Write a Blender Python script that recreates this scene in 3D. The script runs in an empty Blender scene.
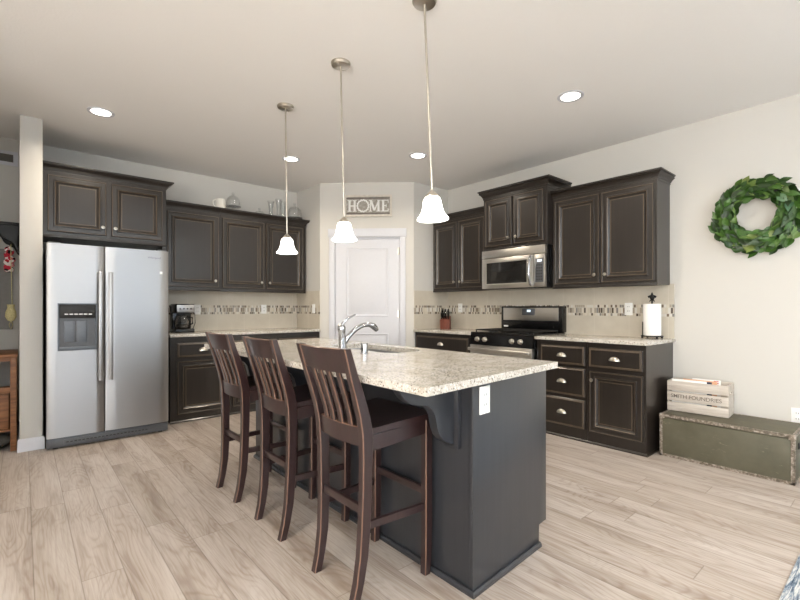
import bpy, bmesh, math, random
from mathutils import Vector, Matrix
C = bpy.context.scene
COL = C.collection
PI = math.pi
R = random.Random(7)

# ------------------------------------------------------------------ camera, world, light, exposure
YAW = 0.7107
cam = bpy.data.cameras.new('camera')
cam.sensor_width = 36.0
cam.lens = 438.7175 / 800 * 36
cam.shift_y = 7.75 / 800
cam.clip_start = 0.02
camo = bpy.data.objects.new('camera', cam)
camo.location = (0, 0, 1.187)
camo.rotation_euler = (PI / 2, 0, -YAW)
COL.objects.link(camo)
C.camera = camo
C.view_settings.view_transform = 'Standard'
C.view_settings.look = 'None'
C.view_settings.exposure = -0.10
C.view_settings.gamma = 1.0
C.view_settings.use_curve_mapping = False
W = bpy.data.worlds.new('world')
C.world = W
W.use_nodes = True
W.node_tree.nodes['Background'].inputs[0].default_value = (0.80, 0.90, 1.0, 1)
W.node_tree.nodes['Background'].inputs[1].default_value = 1.0

CEIL = 2.777
XW, YB = 4.379, 5.531
FRONT_Y, LEFT_X = -3.4, -3.6


def area(name, loc, rot, sx, sy, power, color, shape='RECTANGLE', spread=PI):
    l = bpy.data.lights.new(name, 'AREA')
    l.shape = shape
    l.size = sx
    l.size_y = sy
    l.energy = power
    l.color = color
    l.spread = spread
    o = bpy.data.objects.new(name, l)
    o.location = loc
    o.rotation_euler = rot
    COL.objects.link(o)
    return o


# daylight through the glass doors behind the camera and the window of the room to the left
SKY, FILL, SIDE = (0.62, 0.80, 1.0), (0.80, 0.91, 1.0), (1.0, 0.95, 0.87)
area('daylight_patio', (1.6, FRONT_Y + 0.03, 1.15), (PI / 2 + 0.1, 0, PI), 2.6, 2.2, 310, SKY)
area('daylight_window', (-1.8, FRONT_Y + 0.03, 1.45), (PI / 2 + 0.1, 0, PI), 2.2, 1.5, 200, SKY)
area('daylight_side', (LEFT_X + 0.03, -0.8, 1.45), (PI / 2 + 0.1, 0, -PI / 2), 2.4, 1.5, 50, SIDE)
# fill lamps added at the same openings, tilted up to brighten the ceiling
area('patio_ceiling_fill', (1.6, FRONT_Y + 0.02, 0.9), (PI / 2 + 1.05, 0, PI), 2.6, 1.6, 500, FILL)
area('window_ceiling_fill', (-1.8, FRONT_Y + 0.02, 1.2), (PI / 2 + 1.05, 0, PI), 2.2, 1.0, 390, FILL)
area('side_ceiling_fill', (LEFT_X + 0.02, -0.8, 1.2), (PI / 2 + 1.05, 0, -PI / 2), 2.4, 1.0, 340, SIDE)

RECESSED = [(0.484, 4.285), (2.176, 4.314), (3.131, 3.35), (3.124, 1.664), (0.484, 1.664), (1.8, -0.9), (-0.9, -0.9), (3.3, -0.9)]


# ------------------------------------------------------------------ node helpers
def srgb(r, g, b):
    def f(c):
        c /= 255.0
        return c / 12.92 if c <= 0.04045 else ((c + 0.055) / 1.055) ** 2.4
    return (f(r), f(g), f(b), 1.0)


class NT:
    def __init__(s, name):
        s.m = bpy.data.materials.new(name)
        s.m.use_nodes = True
        s.t = s.m.node_tree
        s.b = s.t.nodes['Principled BSDF']

    def n(s, typ, **kw):
        nd = s.t.nodes.new(typ)
        for k, v in kw.items():
            setattr(nd, k, v)
        return nd

    def l(s, a, b):
        s.t.links.new(a, b)

    def put(s, sock, v):
        if hasattr(v, 'is_linked'):
            s.l(v, sock)
        else:
            sock.default_value = v

    def coords(s, scale=(1, 1, 1), rot=(0, 0, 0), loc=(0, 0, 0), kind='Object'):
        tc = s.n('ShaderNodeTexCoord')
        mp = s.n('ShaderNodeMapping')
        mp.inputs['Scale'].default_value = scale
        mp.inputs['Rotation'].default_value = rot
        mp.inputs['Location'].default_value = loc
        s.l(tc.outputs[kind], mp.inputs[0])
        return mp.outputs[0]

    def math(s, op, a, b=None, c=None):
        nd = s.n('ShaderNodeMath', operation=op)
        for i, v in enumerate((a, b, c)):
            if v is not None:
                s.put(nd.inputs[i], v)
        return nd.outputs[0]

    def noise(s, vec, scale, detail=3, rough=0.5, dist=0.0):
        nd = s.n('ShaderNodeTexNoise')
        if vec is not None:
            s.l(vec, nd.inputs['Vector'])
        nd.inputs['Scale'].default_value = scale
        nd.inputs['Detail'].default_value = detail
        nd.inputs['Roughness'].default_value = rough
        nd.inputs['Distortion'].default_value = dist
        return nd.outputs['Fac']

    def ramp(s, fac, stops, interp='LINEAR'):
        nd = s.n('ShaderNodeValToRGB')
        nd.color_ramp.interpolation = interp
        e = nd.color_ramp.elements
        while len(e) < len(stops):
            e.new(0.5)
        for el, (p, c) in zip(e, stops):
            el.position = p
            el.color = c if len(c) == 4 else (*c, 1)
        s.l(fac, nd.inputs[0])
        return nd.outputs[0]

    def mix(s, fac, a, b, blend='MIX'):
        nd = s.n('ShaderNodeMix', data_type='RGBA', blend_type=blend)
        s.put(nd.inputs[0], fac)
        s.put(nd.inputs[6], a)
        s.put(nd.inputs[7], b)
        return nd.outputs[2]

    def bump(s, h, strength=0.3, dist=0.01):
        nd = s.n('ShaderNodeBump')
        nd.inputs['Strength'].default_value = strength
        nd.inputs['Distance'].default_value = dist
        s.l(h, nd.inputs['Height'])
        s.l(nd.outputs[0], s.b.inputs['Normal'])

    def fin(s, color=None, rough=None, metal=None, spec=None):
        if color is not None:
            s.put(s.b.inputs['Base Color'], color)
        if rough is not None:
            s.put(s.b.inputs['Roughness'], rough)
        if metal is not None:
            s.b.inputs['Metallic'].default_value = metal
        if spec is not None:
            s.b.inputs['Specular IOR Level'].default_value = spec
        return s.m


def plain(name, col, rough=0.5, metal=0.0, spec=0.5, var=0.06, vscale=30):
    t = NT(name)
    n = t.noise(t.coords(), vscale, 2)
    c2 = tuple(max(0, c * (1 - var)) for c in col[:3]) + (1,)
    c1 = tuple(min(1, c * (1 + var)) for c in col[:3]) + (1,)
    return t.fin(t.ramp(n, [(0.3, c2), (0.7, c1)]), rough, metal, spec)


M = {}


def m_paint(name, col, scale=220, strength=0.12):
    t = NT(name)
    v = t.coords()
    t.bump(t.noise(v, scale, 2), strength, 0.002)
    return t.fin(t.mix(t.noise(v, 1.3, 2), col, tuple(c * 0.97 for c in col[:3]) + (1,)), 0.75, 0, 0.3)


M['wall'] = m_paint('wall_paint', srgb(209, 206, 200))
M['ceiling'] = m_paint('ceiling_texture', srgb(242, 240, 237), 75, 0.5)
M['white'] = plain('white_trim_paint', srgb(208, 209, 215), 0.4, 0, 0.4, 0.01)
M['plate'] = plain('white_plastic', srgb(240, 240, 238), 0.35, 0, 0.5, 0.01)


def m_wood_floor():
    t = NT('floor_planks')
    tc = t.n('ShaderNodeTexCoord')
    sp = t.n('ShaderNodeSeparateXYZ')
    t.l(tc.outputs['Object'], sp.inputs[0])
    x, y = sp.outputs[0], sp.outputs[1]
    W_, L_ = 0.156, 1.22
    xs = t.math('DIVIDE', t.math('SUBTRACT', x, 0.038), W_)
    i = t.math('FLOOR', xs)
    fx = t.math('FRACT', xs)
    wn = t.n('ShaderNodeTexWhiteNoise', noise_dimensions='1D')
    t.l(i, wn.inputs['W'])
    ys = t.math('ADD', t.math('DIVIDE', y, L_), t.math('MULTIPLY', wn.outputs['Value'], 7.3))
    j = t.math('FLOOR', ys)
    fy = t.math('FRACT', ys)
    cb = t.n('ShaderNodeCombineXYZ')
    t.l(i, cb.inputs[0])
    t.l(j, cb.inputs[1])
    wn2 = t.n('ShaderNodeTexWhiteNoise', noise_dimensions='2D')
    t.l(cb.outputs[0], wn2.inputs['Vector'])
    rnd = wn2.outputs['Value']
    g = t.n('ShaderNodeCombineXYZ')
    t.l(t.math('MULTIPLY', x, 6.5), g.inputs[0])
    t.l(t.math('MULTIPLY', y, 1.15), g.inputs[1])
    t.l(t.math('MULTIPLY', rnd, 61.0), g.inputs[2])
    n1 = t.noise(g.outputs[0], 1.0, 1.5, 0.45, 0.5)
    rings = t.math('SINE', t.math('MULTIPLY', n1, 120.0))
    rings = t.math('MULTIPLY_ADD', rings, 0.5, 0.5)
    rings = t.math('POWER', rings, 3.0)
    g2 = t.n('ShaderNodeCombineXYZ')
    t.l(t.math('MULTIPLY', x, 120.0), g2.inputs[0])
    t.l(t.math('MULTIPLY', y, 3.5), g2.inputs[1])
    t.l(t.math('MULTIPLY', rnd, 31.0), g2.inputs[2])
    fib = t.noise(g2.outputs[0], 1.0, 3, 0.6)
    g3 = t.n('ShaderNodeCombineXYZ')
    t.l(t.math('MULTIPLY', x, 9.0), g3.inputs[0])
    t.l(t.math('MULTIPLY', y, 1.2), g3.inputs[1])
    t.l(t.math('MULTIPLY', rnd, 17.0), g3.inputs[2])
    blot = t.noise(g3.outputs[0], 1.0, 4, 0.6, 0.6)
    base = t.ramp(blot, [(0.30, srgb(146, 134, 125)), (0.45, srgb(177, 167, 159)), (0.70, srgb(194, 186, 180))])
    tint = t.ramp(rnd, [(0.0, (0.93, 0.91, 0.88)), (0.5, (1.0, 0.98, 0.96)), (1.0, (1.05, 1.05, 1.05))])
    base = t.mix(1.0, base, tint, 'MULTIPLY')
    amount = t.math('MULTIPLY', rings, t.ramp(blot, [(0.36, (0.50, 0.50, 0.50)), (0.60, (0.10, 0.10, 0.10))]))
    base = t.mix(amount, base, srgb(132, 113, 96))
    base = t.mix(t.math('MULTIPLY', t.ramp(fib, [(0.45, (0, 0, 0)), (0.72, (1, 1, 1))]), 0.42), base, srgb(132, 112, 96))
    ex = t.math('MINIMUM', fx, t.math('SUBTRACT', 1.0, fx))
    ey = t.math('MULTIPLY', t.math('MINIMUM', fy, t.math('SUBTRACT', 1.0, fy)), L_ / W_)
    e = t.math('MINIMUM', ex, ey)
    gro = t.ramp(e, [(0.0, (1, 1, 1)), (0.022, (0, 0, 0))])
    base = t.mix(t.math('MULTIPLY', gro, 0.55), base, srgb(92, 76, 64))
    t.bump(t.math('SUBTRACT', t.math('MULTIPLY', fib, 0.25), gro), 0.25, 0.002)
    return t.fin(base, 0.42, 0, 0.4)


M['floor'] = m_wood_floor()


def m_cab(name, a, b, rough=0.38, spec=0.5, coat=0.35):
    t = NT(name)
    v = t.coords((38, 38, 2.2))
    n = t.noise(v, 1.0, 4, 0.6, 0.4)
    t.bump(n, 0.08, 0.001)
    t.b.inputs['Coat Weight'].default_value = coat
    t.b.inputs['Coat Roughness'].default_value = 0.16
    return t.fin(t.ramp(n, [(0.25, a), (0.8, b)]), rough, 0, spec)


M['cab'] = m_cab('espresso_wood', srgb(30, 25, 21), srgb(40, 33, 28))
M['cabrub'] = m_cab('espresso_worn_edge', srgb(78, 66, 53), srgb(108, 92, 74))
M['island'] = m_cab('espresso_daylight_tint', srgb(40, 42, 47), srgb(47, 49, 54), 0.34)  # same espresso wood with the blue of the daylight mixed into its colour
M['stool'] = m_cab('mahogany_stool_wood', srgb(40, 27, 28), srgb(54, 37, 37), 0.30)
M['stoolrub'] = m_cab('mahogany_worn_edge', srgb(84, 58, 48), srgb(120, 88, 70), 0.4)
M['nickel'] = plain('satin_nickel', srgb(200, 194, 184), 0.28, 1.0, 0.5, 0.03)
M['chrome'] = plain('chrome', srgb(178, 180, 184), 0.08, 1.0, 0.5, 0.01)
M['black'] = plain('black_enamel', srgb(16, 16, 17), 0.18, 0, 0.5, 0.05)
M['blackmat'] = plain('black_matte', srgb(26, 25, 25), 0.5, 0, 0.4, 0.1)
M['iron'] = plain('wrought_iron', srgb(22, 20, 19), 0.45, 0.3, 0.5, 0.15)
M['grey'] = plain('grey_plastic', srgb(84, 86, 90), 0.4, 0, 0.5, 0.05)
M['slate'] = plain('slate_grey', srgb(98, 104, 112), 0.35, 0, 0.5, 0.05)
M['darkglass'] = plain('dark_glass', srgb(34, 33, 32), 0.06, 0, 0.6, 0.02)


def m_steel(name, col=(0.40, 0.40, 0.405, 1), stretch=(1.5, 1.5, 900), rough=0.31):
    t = NT(name)
    n = t.noise(t.coords(stretch), 1.0, 2, 0.5)
    r = t.math('MULTIPLY_ADD', n, 0.06, rough)
    t.b.inputs['Anisotropic'].default_value = 0.7
    t.b.inputs['Anisotropic Rotation'].default_value = 0.25
    tg = t.n('ShaderNodeTangent', direction_type='RADIAL', axis='Z')
    t.l(tg.outputs[0], t.b.inputs['Tangent'])
    return t.fin(t.ramp(n, [(0.3, tuple(c * 0.985 for c in col[:3])), (0.7, tuple(min(1, c * 1.015) for c in col[:3]))]), r, 1.0)


M['steel'] = m_steel('brushed_steel')
M['steel_lit'] = m_steel('warm_lit_brushed_steel', (0.66, 0.64, 0.60, 1))  # same steel, warm lamp reflection put into a lighter colour


def m_granite():
    t = NT('speckled_granite')
    v = t.coords()
    big = t.noise(v, 9, 4, 0.65, 0.4)
    c = t.ramp(big, [(0.30, srgb(172, 164, 152)), (0.5, srgb(198, 192, 183)), (0.72, srgb(212, 208, 202))])
    mid = t.noise(v, 55, 3, 0.6)
    c = t.mix(t.ramp(mid, [(0.54, (0, 0, 0)), (0.68, (0.55, 0.55, 0.55))]), c, srgb(168, 156, 140))
    vo = t.n('ShaderNodeTexVoronoi')
    t.l(v, vo.inputs['Vector'])
    vo.inputs['Scale'].default_value = 190
    spk = t.n('ShaderNodeSeparateColor')
    t.l(vo.outputs['Color'], spk.inputs[0])
    c = t.mix(t.ramp(spk.outputs[0], [(0.86, (0, 0, 0)), (0.9, (0.7, 0.7, 0.7))]), c, srgb(112, 99, 86))
    c = t.mix(t.ramp(spk.outputs[1], [(0.945, (0, 0, 0)), (0.96, (0.85, 0.85, 0.85))]), c, srgb(58, 52, 49))
    c = t.mix(t.ramp(spk.outputs[2], [(0.84, (0, 0, 0)), (0.9, (0.8, 0.8, 0.8))]), c, srgb(226, 223, 216))
    return t.fin(c, 0.12, 0, 0.5)


M['granite'] = m_granite()


def m_tile():
    t = NT('beige_wall_tile')
    tc = t.n('ShaderNodeTexCoord')
    sp = t.n('ShaderNodeSeparateXYZ')
    t.l(tc.outputs['Object'], sp.inputs[0])
    fx = t.math('FRACT', t.math('DIVIDE', sp.outputs[0], 0.335))
    e = t.math('MINIMUM', fx, t.math('SUBTRACT', 1.0, fx))
    g = t.ramp(e, [(0.0, (1, 1, 1)), (0.008, (0, 0, 0))])
    v = t.coords()
    n = t.noise(v, 4, 5, 0.6)
    c = t.ramp(n, [(0.3, srgb(192, 183, 167)), (0.7, srgb(205, 197, 182))])
    c = t.mix(t.math('MULTIPLY', g, 0.5), c, srgb(226, 220, 208))
    return t.fin(c, 0.35, 0, 0.4)


M['tile'] = m_tile()


def m_mosaic():
    t = NT('glass_mosaic_band')
    tc = t.n('ShaderNodeTexCoord')
    sp = t.n('ShaderNodeSeparateXYZ')
    t.l(tc.outputs['Object'], sp.inputs[0])
    x, z = sp.outputs[0], sp.outputs[2]
    row = t.math('FLOOR', t.math('DIVIDE', z, 0.054))
    fz = t.math('FRACT', t.math('DIVIDE', z, 0.054))
    xs = t.math('ADD', t.math('DIVIDE', x, 0.0215), t.math('MULTIPLY', row, 0.5))
    i = t.math('FLOOR', xs)
    fx = t.math('FRACT', xs)
    cb = t.n('ShaderNodeCombineXYZ')
    t.l(i, cb.inputs[0])
    t.l(row, cb.inputs[1])
    wn = t.n('ShaderNodeTexWhiteNoise', noise_dimensions='2D')
    t.l(cb.outputs[0], wn.inputs['Vector'])
    c = t.ramp(wn.outputs['Value'], [(0.0, srgb(212, 203, 188)), (0.18, srgb(120, 106, 92)), (0.36, srgb(168, 158, 144)),
                                     (0.54, srgb(214, 210, 202)), (0.68, srgb(134, 130, 126)), (0.82, srgb(88, 78, 70)), (0.93, srgb(204, 194, 176))], 'CONSTANT')
    e = t.math('MINIMUM', t.math('MINIMUM', fx, t.math('SUBTRACT', 1.0, fx)), t.math('MULTIPLY', t.math('MINIMUM', fz, t.math('SUBTRACT', 1.0, fz)), 3.2))
    g = t.ramp(e, [(0.07, (1, 1, 1)), (0.11, (0, 0, 0))])
    c = t.mix(g, c, srgb(206, 198, 182))
    t.bump(t.math('SUBTRACT', 1.0, g), 0.3, 0.002)
    return t.fin(c, 0.16, 0, 0.5)


M['mosaic'] = m_mosaic()


def m_emit(name, col, s, trans=0.0):
    t = NT(name)
    t.b.inputs['Emission Color'].default_value = col
    t.b.inputs['Emission Strength'].default_value = s
    n = t.noise(t.coords(), 20, 2)
    return t.fin(t.ramp(n, [(0.3, (0.88, 0.88, 0.86)), (0.7, (0.92, 0.92, 0.9))]), 0.3)


M['shade'] = m_emit('lit_opal_glass', (1.0, 0.95, 0.88, 1), 4.5)
M['lens'] = m_emit('lit_lens', (1.0, 0.95, 0.86, 1), 8)
M['display'] = m_emit('blue_display', (0.55, 0.78, 1.0, 1), 0.9)


def m_glass(name, tint=(0.97, 0.98, 0.98, 1)):
    t = NT(name)
    tr = t.n('ShaderNodeBsdfTransparent')
    tr.inputs[0].default_value = tint
    gl = t.n('ShaderNodeBsdfGlossy')
    gl.inputs['Roughness'].default_value = 0.04
    lw = t.n('ShaderNodeLayerWeight')
    lw.inputs[0].default_value = 0.35
    f = t.math('MULTIPLY_ADD', lw.outputs['Facing'], 0.75, 0.06)
    mx = t.n('ShaderNodeMixShader')
    t.l(f, mx.inputs[0])
    t.l(tr.outputs[0], mx.inputs[1])
    t.l(gl.outputs[0], mx.inputs[2])
    out = t.t.nodes['Material Output']
    t.l(mx.outputs[0], out.inputs['Surface'])
    return t.m


M['glass'] = m_glass('clear_glass')


def m_leaf():
    t = NT('wreath_leaf')
    ge = t.n('ShaderNodeNewGeometry')
    c = t.ramp(ge.outputs['Random Per Island'], [(0.0, srgb(24, 44, 16)), (0.35, srgb(44, 76, 26)), (0.65, srgb(66, 104, 38)), (0.88, srgb(88, 120, 50)), (0.96, srgb(128, 142, 74)), (1.0, srgb(84, 120, 92))])
    n = t.noise(t.coords(), 60, 2)
    c = t.mix(t.math('MULTIPLY', n, 0.3), c, srgb(36, 70, 24))
    return t.fin(c, 0.38, 0, 0.5)


M['leaf'] = m_leaf()


def m_trunkgreen():
    t = NT('worn_olive_paint')
    v = t.coords()
    n = t.noise(v, 5, 5, 0.6)
    c = t.ramp(n, [(0.3, srgb(80, 77, 62)), (0.6, srgb(94, 90, 74)), (0.8, srgb(106, 102, 87))])
    n2 = t.noise(t.coords((3, 9, 14)), 2.2, 8, 0.75, 1.2)
    c = t.mix(t.ramp(n2, [(0.62, (0, 0, 0)), (0.66, (0.6, 0.6, 0.6))]), c, srgb(150, 146, 122))
    t.bump(n2, 0.15, 0.002)
    return t.fin(c, 0.55, 0, 0.4)


def m_edging():
    t = NT('worn_trunk_edging')
    n = t.noise(t.coords(), 42, 5, 0.7)
    c = t.ramp(n, [(0.36, srgb(88, 82, 68)), (0.5, srgb(132, 120, 108)), (0.64, srgb(184, 174, 164))])
    t.bump(n, 0.4, 0.003)
    return t.fin(c, 0.5, 0.2, 0.4)


M['olive'] = m_trunkgreen()
M['edging'] = m_edging()


def m_wood(name, a, b, sc=(3, 40, 40), rough=0.55):
    t = NT(name)
    n = t.noise(t.coords(sc), 1.0, 5, 0.65, 0.6)
    t.bump(n, 0.2, 0.002)
    return t.fin(t.ramp(n, [(0.3, a), (0.7, b)]), rough)


M['crate'] = m_wood('whitewashed_wood', srgb(172, 160, 148), srgb(214, 206, 196))
M['bench'] = m_wood('brown_bench_wood', srgb(104, 66, 40), srgb(160, 110, 72))
M['knifewood'] = m_wood('cherry_wood', srgb(96, 46, 34), srgb(130, 68, 48), (40, 40, 5))
M['signwood'] = m_wood('grey_sign_wood', srgb(128, 122, 114), srgb(186, 180, 170), (30, 30, 30))
M['signedge'] = m_wood('pale_sign_frame', srgb(196, 188, 176), srgb(222, 214, 202), (30, 30, 30))
M['paper'] = plain('white_paper', srgb(240, 239, 236), 0.8, 0, 0.2, 0.01)
M['red'] = plain('red_print', srgb(188, 40, 44), 0.7, 0, 0.2, 0.1)
M['peach'] = plain('peach_print', srgb(226, 176, 140), 0.7, 0, 0.2, 0.1)
M['navy'] = plain('navy_print', srgb(60, 66, 84), 0.7, 0, 0.2, 0.1)
M['ink'] = plain('faded_ink', srgb(112, 104, 98), 0.8, 0, 0.2, 0.1)
M['cream'] = plain('cream_ceramic', srgb(236, 232, 222), 0.2, 0, 0.5, 0.01)
M['knit'] = plain('pale_knit', srgb(196, 186, 140), 0.9, 0, 0.1, 0.2, 120)
M['felt'] = plain('grey_felt', srgb(96, 92, 86), 0.9, 0, 0.1, 0.15, 60)
M['framegrey'] = plain('grey_frame_paint', srgb(140, 138, 135), 0.5, 0, 0.3, 0.05)
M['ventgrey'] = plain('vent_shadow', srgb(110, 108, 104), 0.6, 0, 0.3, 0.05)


def m_floral():
    t = NT('red_white_floral_cloth')
    vo = t.n('ShaderNodeTexVoronoi')
    t.l(t.coords(), vo.inputs['Vector'])
    vo.inputs['Scale'].default_value = 38
    sp = t.n('ShaderNodeSeparateColor')
    t.l(vo.outputs['Color'], sp.inputs[0])
    c = t.ramp(sp.outputs[0], [(0, srgb(190, 50, 66)), (0.28, srgb(240, 232, 228)), (0.60, srgb(222, 150, 156)), (0.74, srgb(30, 26, 30))], 'CONSTANT')
    return t.fin(c, 0.85, 0, 0.2)


M['floral'] = m_floral()


def m_rug():
    t = NT('blue_grey_distressed_rug')
    v = t.coords((5, 70, 9))
    n = t.noise(v, 1.0, 5, 0.7, 0.8)
    c = t.ramp(n, [(0.36, srgb(62, 74, 92)), (0.46, srgb(128, 142, 158)), (0.56, srgb(214, 214, 212)), (0.7, srgb(166, 176, 188))])
    t.bump(t.noise(t.coords(), 300, 2), 0.5, 0.003)
    return t.fin(c, 0.95, 0, 0.1)


M['rug'] = m_rug()


# ------------------------------------------------------------------ mesh builder
class MB:
    def __init__(s):
        s.bm = bmesh.new()

    def box(s, x0, x1, y0, y1, z0, z1, m=0, bev=0.0, seg=2):
        g = bmesh.ops.create_cube(s.bm, size=1.0, matrix=Matrix.Translation(((x0 + x1) / 2, (y0 + y1) / 2, (z0 + z1) / 2)) @ Matrix.Diagonal((abs(x1 - x0), abs(y1 - y0), abs(z1 - z0), 1)))
        vs = g['verts']
        fs = {f for v in vs for f in v.link_faces}
        for f in fs:
            f.material_index = m
        if bev > 0:
            es = list({e for v in vs for e in v.link_edges})
            bmesh.ops.bevel(s.bm, geom=es, offset=bev, segments=seg, affect='EDGES', profile=0.5, material=-1)
        return s

    def faces(s, verts, faces, m=0):
        vs = [s.bm.verts.new(v) for v in verts]
        for f in faces:
            try:
                s.bm.faces.new([vs[i] for i in f]).material_index = m
            except ValueError:
                pass
        return s

    def loops(s, loops, m=0, closed=True, cap0=False, cap1=False, ms=None):
        """skin a list of equal-length vertex loops"""
        L = [[s.bm.verts.new(v) for v in lp] for lp in loops]
        n = len(L[0])
        for k in range(len(L) - 1):
            for i in range(n if closed else n - 1):
                j = (i + 1) % n
                try:
                    f = s.bm.faces.new((L[k][i], L[k][j], L[k + 1][j], L[k + 1][i]))
                    f.material_index = ms[k] if ms else m
                except ValueError:
                    pass
        if cap0:
            s.bm.faces.new(L[0][::-1]).material_index = ms[0] if ms else m
        if cap1:
            s.bm.faces.new(L[-1]).material_index = ms[-1] if ms else m
        return s

    def lathe(s, prof, o=(0, 0, 0), axis=(0, 0, 1), seg=24, m=0, cap0=False, cap1=False):
        q = Vector((0, 0, 1)).rotation_difference(Vector(axis).normalized())
        o = Vector(o)
        lp = []
        for r, h in prof:
            lp.append([o + q @ Vector((max(r, 1e-5) * math.cos(2 * PI * i / seg), max(r, 1e-5) * math.sin(2 * PI * i / seg), h)) for i in range(seg)])
        return s.loops(lp, m, True, cap0, cap1)

    def cyl(s, p0, p1, r0, r1=None, seg=16, m=0):
        p0, p1 = Vector(p0), Vector(p1)
        d = p1 - p0
        return s.lathe([(r0, 0), (r1 if r1 is not None else r0, d.length)], p0, d, seg, m, True, True)

    def tube(s, pts, r, seg=10, m=0, rads=None):
        pts = [Vector(p) for p in pts]
        up = Vector((0.13, 0.31, 0.94)).normalized()
        lp = []
        for i, p in enumerate(pts):
            d = (pts[min(i + 1, len(pts) - 1)] - pts[max(i - 1, 0)]).normalized()
            a = d.cross(up)
            if a.length < 0.05:
                a = d.cross(Vector((1, 0, 0)))
            a.normalize()
            b = d.cross(a)
            rr = rads[i] if rads else r
            lp.append([p + a * rr * math.cos(2 * PI * k / seg) + b * rr * math.sin(2 * PI * k / seg) for k in range(seg)])
        return s.loops(lp, m, True, True, True)

    def prism(s, poly, axis, a, b, m=0, bev=0):
        """2D outline extruded along one axis; poly in the other two (x,z for y; y,z for x; x,y for z)"""
        def P(p, t):
            return {'y': (p[0], t, p[1]), 'x': (t, p[0], p[1]), 'z': (p[0], p[1], t)}[axis]
        A = [s.bm.verts.new(P(p, a)) for p in poly]
        B = [s.bm.verts.new(P(p, b)) for p in poly]
        n = len(poly)
        fs = [s.bm.faces.new(A[::-1]), s.bm.faces.new(B)]
        for i in range(n):
            j = (i + 1) % n
            fs.append(s.bm.faces.new((A[i], A[j], B[j], B[i])))
        for f in fs:
            f.material_index = m
        if bev:
            bmesh.ops.bevel(s.bm, geom=list(fs[0].edges) + list(fs[1].edges), offset=bev, segments=2, affect='EDGES', profile=0.5, material=-1)
        return s

    def rings(s, x0, x1, z0, z1, y, prof, ms):
        """concentric mitred frames on a front (towards -y): prof = (inset, out)"""
        lp = []
        for ins, out in prof:
            lp.append([(x0 + ins, y - out, z0 + ins), (x1 - ins, y - out, z0 + ins), (x1 - ins, y - out, z1 - ins), (x0 + ins, y - out, z1 - ins)])
        s.loops(lp, 0, True, True, True, ms)
        return s

    def sweep(s, path, prof, m=0, ms=None, cap=True):
        """profile (out, z) swept along an open plan path with mitres; out is to the right of travel"""
        n = len(path)
        P = [Vector((p[0], p[1], 0)) for p in path]
        nor = []
        for i in range(n - 1):
            d = (P[i + 1] - P[i]).normalized()
            nor.append(Vector((d.y, -d.x, 0)))
        offs = []
        for i in range(n):
            if i == 0:
                o = nor[0]
            elif i == n - 1:
                o = nor[-1]
            else:
                o = (nor[i - 1] + nor[i]).normalized()
                o = o / max(0.2, o.dot(nor[i]))
            offs.append(o)
        lp = [[(P[i].x + offs[i].x * o, P[i].y + offs[i].y * o, z) for (o, z) in prof] for i in range(n)]
        s.loops(lp, m, True, cap, cap)
        return s

    def ell(s, c, r, seg=20, rg=12, m=0):
        lp = []
        for i in range(1, rg):
            a = PI * i / rg
            lp.append([(c[0] + r[0] * math.sin(a) * math.cos(2 * PI * k / seg), c[1] + r[1] * math.sin(a) * math.sin(2 * PI * k / seg), c[2] - r[2] * math.cos(a)) for k in range(seg)])
        return s.loops(lp, m, True, True, True)

    def build(s, name, mats, parent=None, smooth=35, loc=None, rot=None):
        bmesh.ops.recalc_face_normals(s.bm, faces=s.bm.faces[:])
        me = bpy.data.meshes.new(name)
        s.bm.to_mesh(me)
        s.bm.free()
        for mt in (mats if isinstance(mats, (list, tuple)) else [mats]):
            me.materials.append(M[mt] if isinstance(mt, str) else mt)
        o = bpy.data.objects.new(name, me)
        COL.objects.link(o)
        if smooth:
            for p in me.polygons:
                p.use_smooth = True
            me.set_sharp_from_angle(angle=math.radians(smooth))
        if parent is not None:
            o.parent = parent
        if loc is not None:
            o.location = loc
        if rot is not None:
            o.rotation_euler = rot
        return o


def thing(name, label, cat, loc=(0, 0, 0), rz=0.0, group=None):
    o = bpy.data.objects.new(name, None)
    o.empty_display_size = 0.05
    COL.objects.link(o)
    o.location = loc
    o.rotation_euler = (0, 0, rz)
    tag(o, label, cat, group)
    return o


def tag(o, label, cat, group=None):
    o['label'] = label
    o['category'] = cat
    if group:
        o['group'] = group
    return o


def struct(o, label=None):
    o['kind'] = 'structure'
    if label:
        o['label'] = label
    return o


def copy_tree(o, parent=None):
    c = o.copy()
    COL.objects.link(c)
    if parent is not None:
        c.parent = parent
    for ch in list(o.children):
        copy_tree(ch, c)
    return c


def bez(p0, p1, p2, p3, n=10):
    out = []
    for i in range(n + 1):
        t = i / n
        a = [(1 - t) ** 3, 3 * t * (1 - t) ** 2, 3 * t * t * (1 - t), t ** 3]
        out.append(tuple(sum(w * p[k] for w, p in zip(a, (p0, p1, p2, p3))) for k in range(len(p0))))
    return out


def text_mesh(name, body, size, mat, parent=None, loc=(0, 0, 0), rot=(0, 0, 0), extrude=0.0006, bold=0.0, spacing=1.0):
    cu = bpy.data.curves.new(name + '_curve', 'FONT')
    cu.body = body
    cu.size = size
    cu.extrude = extrude
    cu.offset = bold
    cu.space_character = spacing
    cu.align_x = 'CENTER'
    cu.align_y = 'CENTER'
    tmp = bpy.data.objects.new(name + '_tmp', cu)
    COL.objects.link(tmp)
    dg = bpy.context.evaluated_depsgraph_get()
    me = bpy.data.meshes.new_from_object(tmp.evaluated_get(dg))
    bpy.data.objects.remove(tmp)
    bpy.data.curves.remove(cu)
    me.materials.clear()
    me.materials.append(M[mat])
    o = bpy.data.objects.new(name, me)
    COL.objects.link(o)
    o.parent = parent
    o.location = loc
    o.rotation_euler = rot
    return o


# ------------------------------------------------------------------ room shell
def sbox(name, x0, x1, y0, y1, z0, z1, mat, label=None, bev=0.0):
    return struct(MB().box(x0, x1, y0, y1, z0, z1, 0, bev).build(name, mat), label)


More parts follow.
